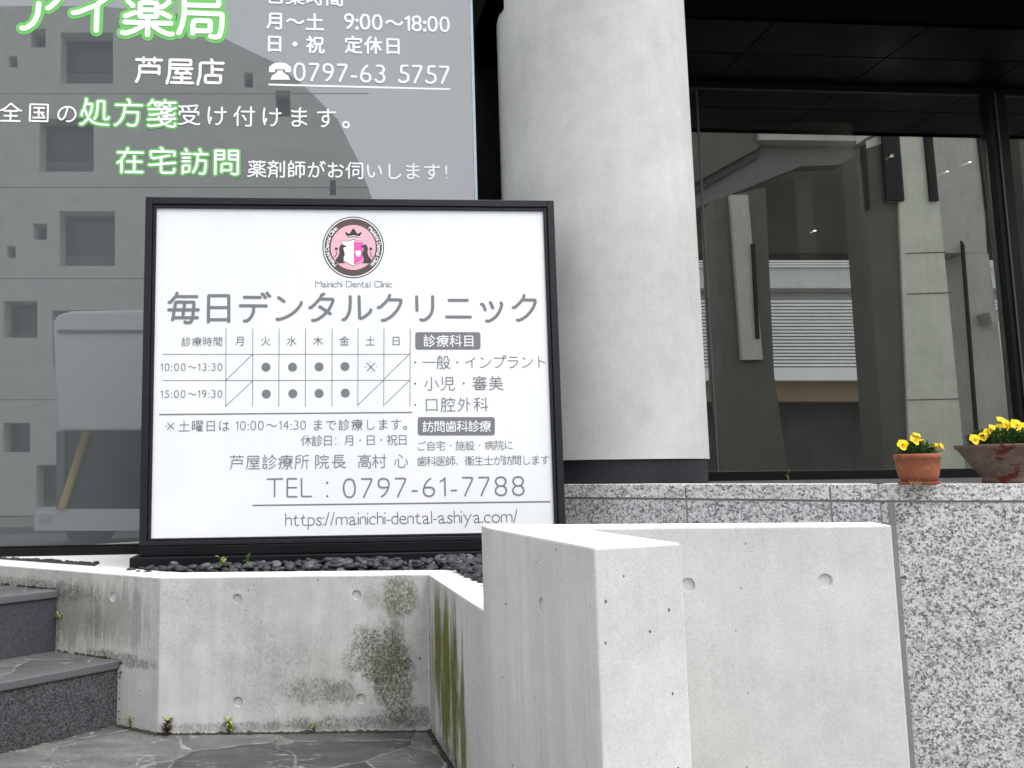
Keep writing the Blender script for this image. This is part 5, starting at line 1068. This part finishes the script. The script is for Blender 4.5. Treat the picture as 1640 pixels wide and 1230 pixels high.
# ================================================================== WEEDS, MOSS, DEAD LEAVES
weedm = Mat('weed_leaf', .55); weedm.base(weedm.mix(weedm.noise(90, 2, .5), (.10, .19, .035), (.24, .32, .06))); weedm = weedm.m
yelm = plain('weed_yellow', (.42, .42, .06), .6); redm = plain('weed_red', (.12, .045, .03), .7); brn = plain('dry_leaf', (.085, .045, .03), .8)
def weed(label, p, h, n, ln, mats, spread=1., tall=False, name='weed'):
    h *= 1.35; ln *= 1.4; n = int(n*1.4)
    p = Vector(p); m = MB(); 
    for i in range(n):
        a = 6.283*i/n+rnd.uniform(-.5, .5); 
        if tall:
            t = (i+1)/n; q = p+Vector((rnd.uniform(-.002, .002), 0, h*t)); el = rnd.uniform(.1, .8)
        else: q = p+Vector((rnd.uniform(-.3, .3)*ln, rnd.uniform(-.3, .1)*ln, rnd.uniform(.1, 1)*h)); el = rnd.uniform(.0, 1.1)
        m.tube([p+Vector((rnd.uniform(-.001, .001), 0, -.004)), p.lerp(q, .6), q], .0006, 4, 1)
        leaf(m, q, (math.cos(a)*spread, math.sin(a)*spread-.25, el), ln*rnd.uniform(.7, 1.2), ln*rnd.uniform(.4, .62), rnd.uniform(0, .5), 0 if rnd.random() < .75 else 2)
    o = m.build(name, mats, base=p); return tag(o, label, 'weed')
wm = [weedm, stemm, yelm]
weed('pale green weed among the pebbles, left of the two under the sign', pz(353, 916, .388)+Vector((0, .02, 0)), .024, 11, .013, wm)
weed('slim upright weed among the pebbles, right of the two under the sign', pz(396, 916, .388)+Vector((0, .02, 0)), .034, 10, .010, wm, tall=True)
weed('yellow-green weed at the foot of the planter wall below the tie hole', pz(368, 1174, 0), .022, 13, .015, [weedm, stemm, yelm])
weed('small green weed at the corner of the bottom stair and planter wall', pz(210, 1166, 0), .020, 10, .010, wm)
weed('tiny green weed at the foot of the planter wall under the mossy patch', pz(503, 1173, 0), .012, 9, .009, wm)
weed('brownish red weed clump at the front corner of the planter wall', pz(268, 1178, 0), .024, 22, .014, [brn, redm, weedm])
weed('tiny weed growing beside the end of the upper stair riser', py(93, 993, 2.362), .010, 7, .009, wm)
weed('thin sprig growing behind the granite ledge beside the small pot', pz(1267, 771, ZL-.006)+Vector((0, .02, 0)), .030, 8, .008, wm, tall=True)
weed('tiny green tuft at the foot of the dark column base', pz(1040, 774, ZL-.006)+Vector((0, .02, 0)), .012, 9, .006, wm)
grs = MB(); gp = py(1466, 772, 2.0); gp.z = ZL
for i in range(14):
    a = rnd.uniform(-1.1, 1.1); hgt = rnd.uniform(.008, .016); b0 = gp+Vector((rnd.uniform(-.012, .012), 0, 0)); grs.tube([b0, b0+Vector((math.sin(a)*hgt*.4, -.001, hgt*.7)), b0+Vector((math.sin(a)*hgt, -.002, hgt))], [.0004, .0003, .0001], 4)
tag(grs.build('dry_grass', plain('dry_grass', (.35, .25, .12), .8), base=gp), 'wispy tuft of dry grass in front of the small terracotta pot', 'grass tuft')
# dark moss and grit along the joints
mossm = plain('dark_moss', (.022, .021, .014), .95, .6, 300); m = MB()
bmi = bmesh.new(); bmesh.ops.create_icosphere(bmi, subdivisions=1, radius=1); JV = [v.co.copy() for v in bmi.verts]; JF = [[v.index for v in f.verts] for f in bmi.faces]; bmi.free()
def crumbs(a, b, n, r, wd):
    a, b = Vector(a), Vector(b)
    for _ in range(n):
        p = a.lerp(b, rnd.random())+Vector((rnd.uniform(-wd, wd), rnd.uniform(-wd, wd), 0)); s = r*rnd.uniform(.4, 1.3)*(2 if rnd.random() < .06 else 1)
        m.add([p+Vector((v.x*s*rnd.uniform(.7, 1.5), v.y*s*rnd.uniform(.7, 1.5), v.z*s*rnd.uniform(.4, .8))) for v in JV], JF, 0, False)
crumbs((-.69, 2.235, 0), (-.567, 2.16, 0), 220, .0045, .007); crumbs((-.567, 2.158, 0), (.13, 2.158, 0), 900, .0036, .005); crumbs((.13, 2.15, 0), (.2, 1.6, 0), 520, .0036, .006)
w1, w2 = on_wall(0), on_wall(t2); crumbs((w1.x, w1.y, Z1), (w2.x, w2.y, Z1), 420, .0045, .006)
w3 = on_wall(t2+.35); crumbs((w2.x-.002, w2.y-.004, Z2), (w3.x, w3.y, Z2), 260, .004, .005)
crumbs((SR.x, SR.y-.004, 0), (SR.x+sd_.x*.6, SR.y+sd_.y*.6-.004, 0), 200, .0028, .004)
for z0_, z1_, q in ((0, Z1, w1), (Z1, Z2, w2)):
    for _ in range(90): crumbs((q.x+.004, q.y-.006, z0_), (q.x+.004, q.y-.006, z1_), 1, .0035, .003)
crumbs((.75, 2.66, ZL-.007), (1.42, 2.12, ZL-.007), 160, .004, .012); crumbs((1.42, 2.13, ZL-.007), (2.2, 2.2, ZL-.007), 140, .004, .012)
kind(tag(m.build('moss', mossm), 'dark moss and grit along the wall joints', 'moss'), 'stuff')
for lab, x, y in (('curled dark red dead leaf on the upper stair tread', 62, 939), ('small dry dead leaf at the right end of the upper stair nosing', 84, 941)):
    p = pz(x, y, Z2); m = MB()
    for i in range(4): leaf(m, p+Vector((rnd.uniform(-.015, .015), rnd.uniform(-.006, .006), .003)), (math.cos(i*1.7), math.sin(i*1.7), rnd.uniform(0, .8)), .018, .010, .9)
    tag(m.build('dead_leaf', brn, base=p), lab, 'leaf')
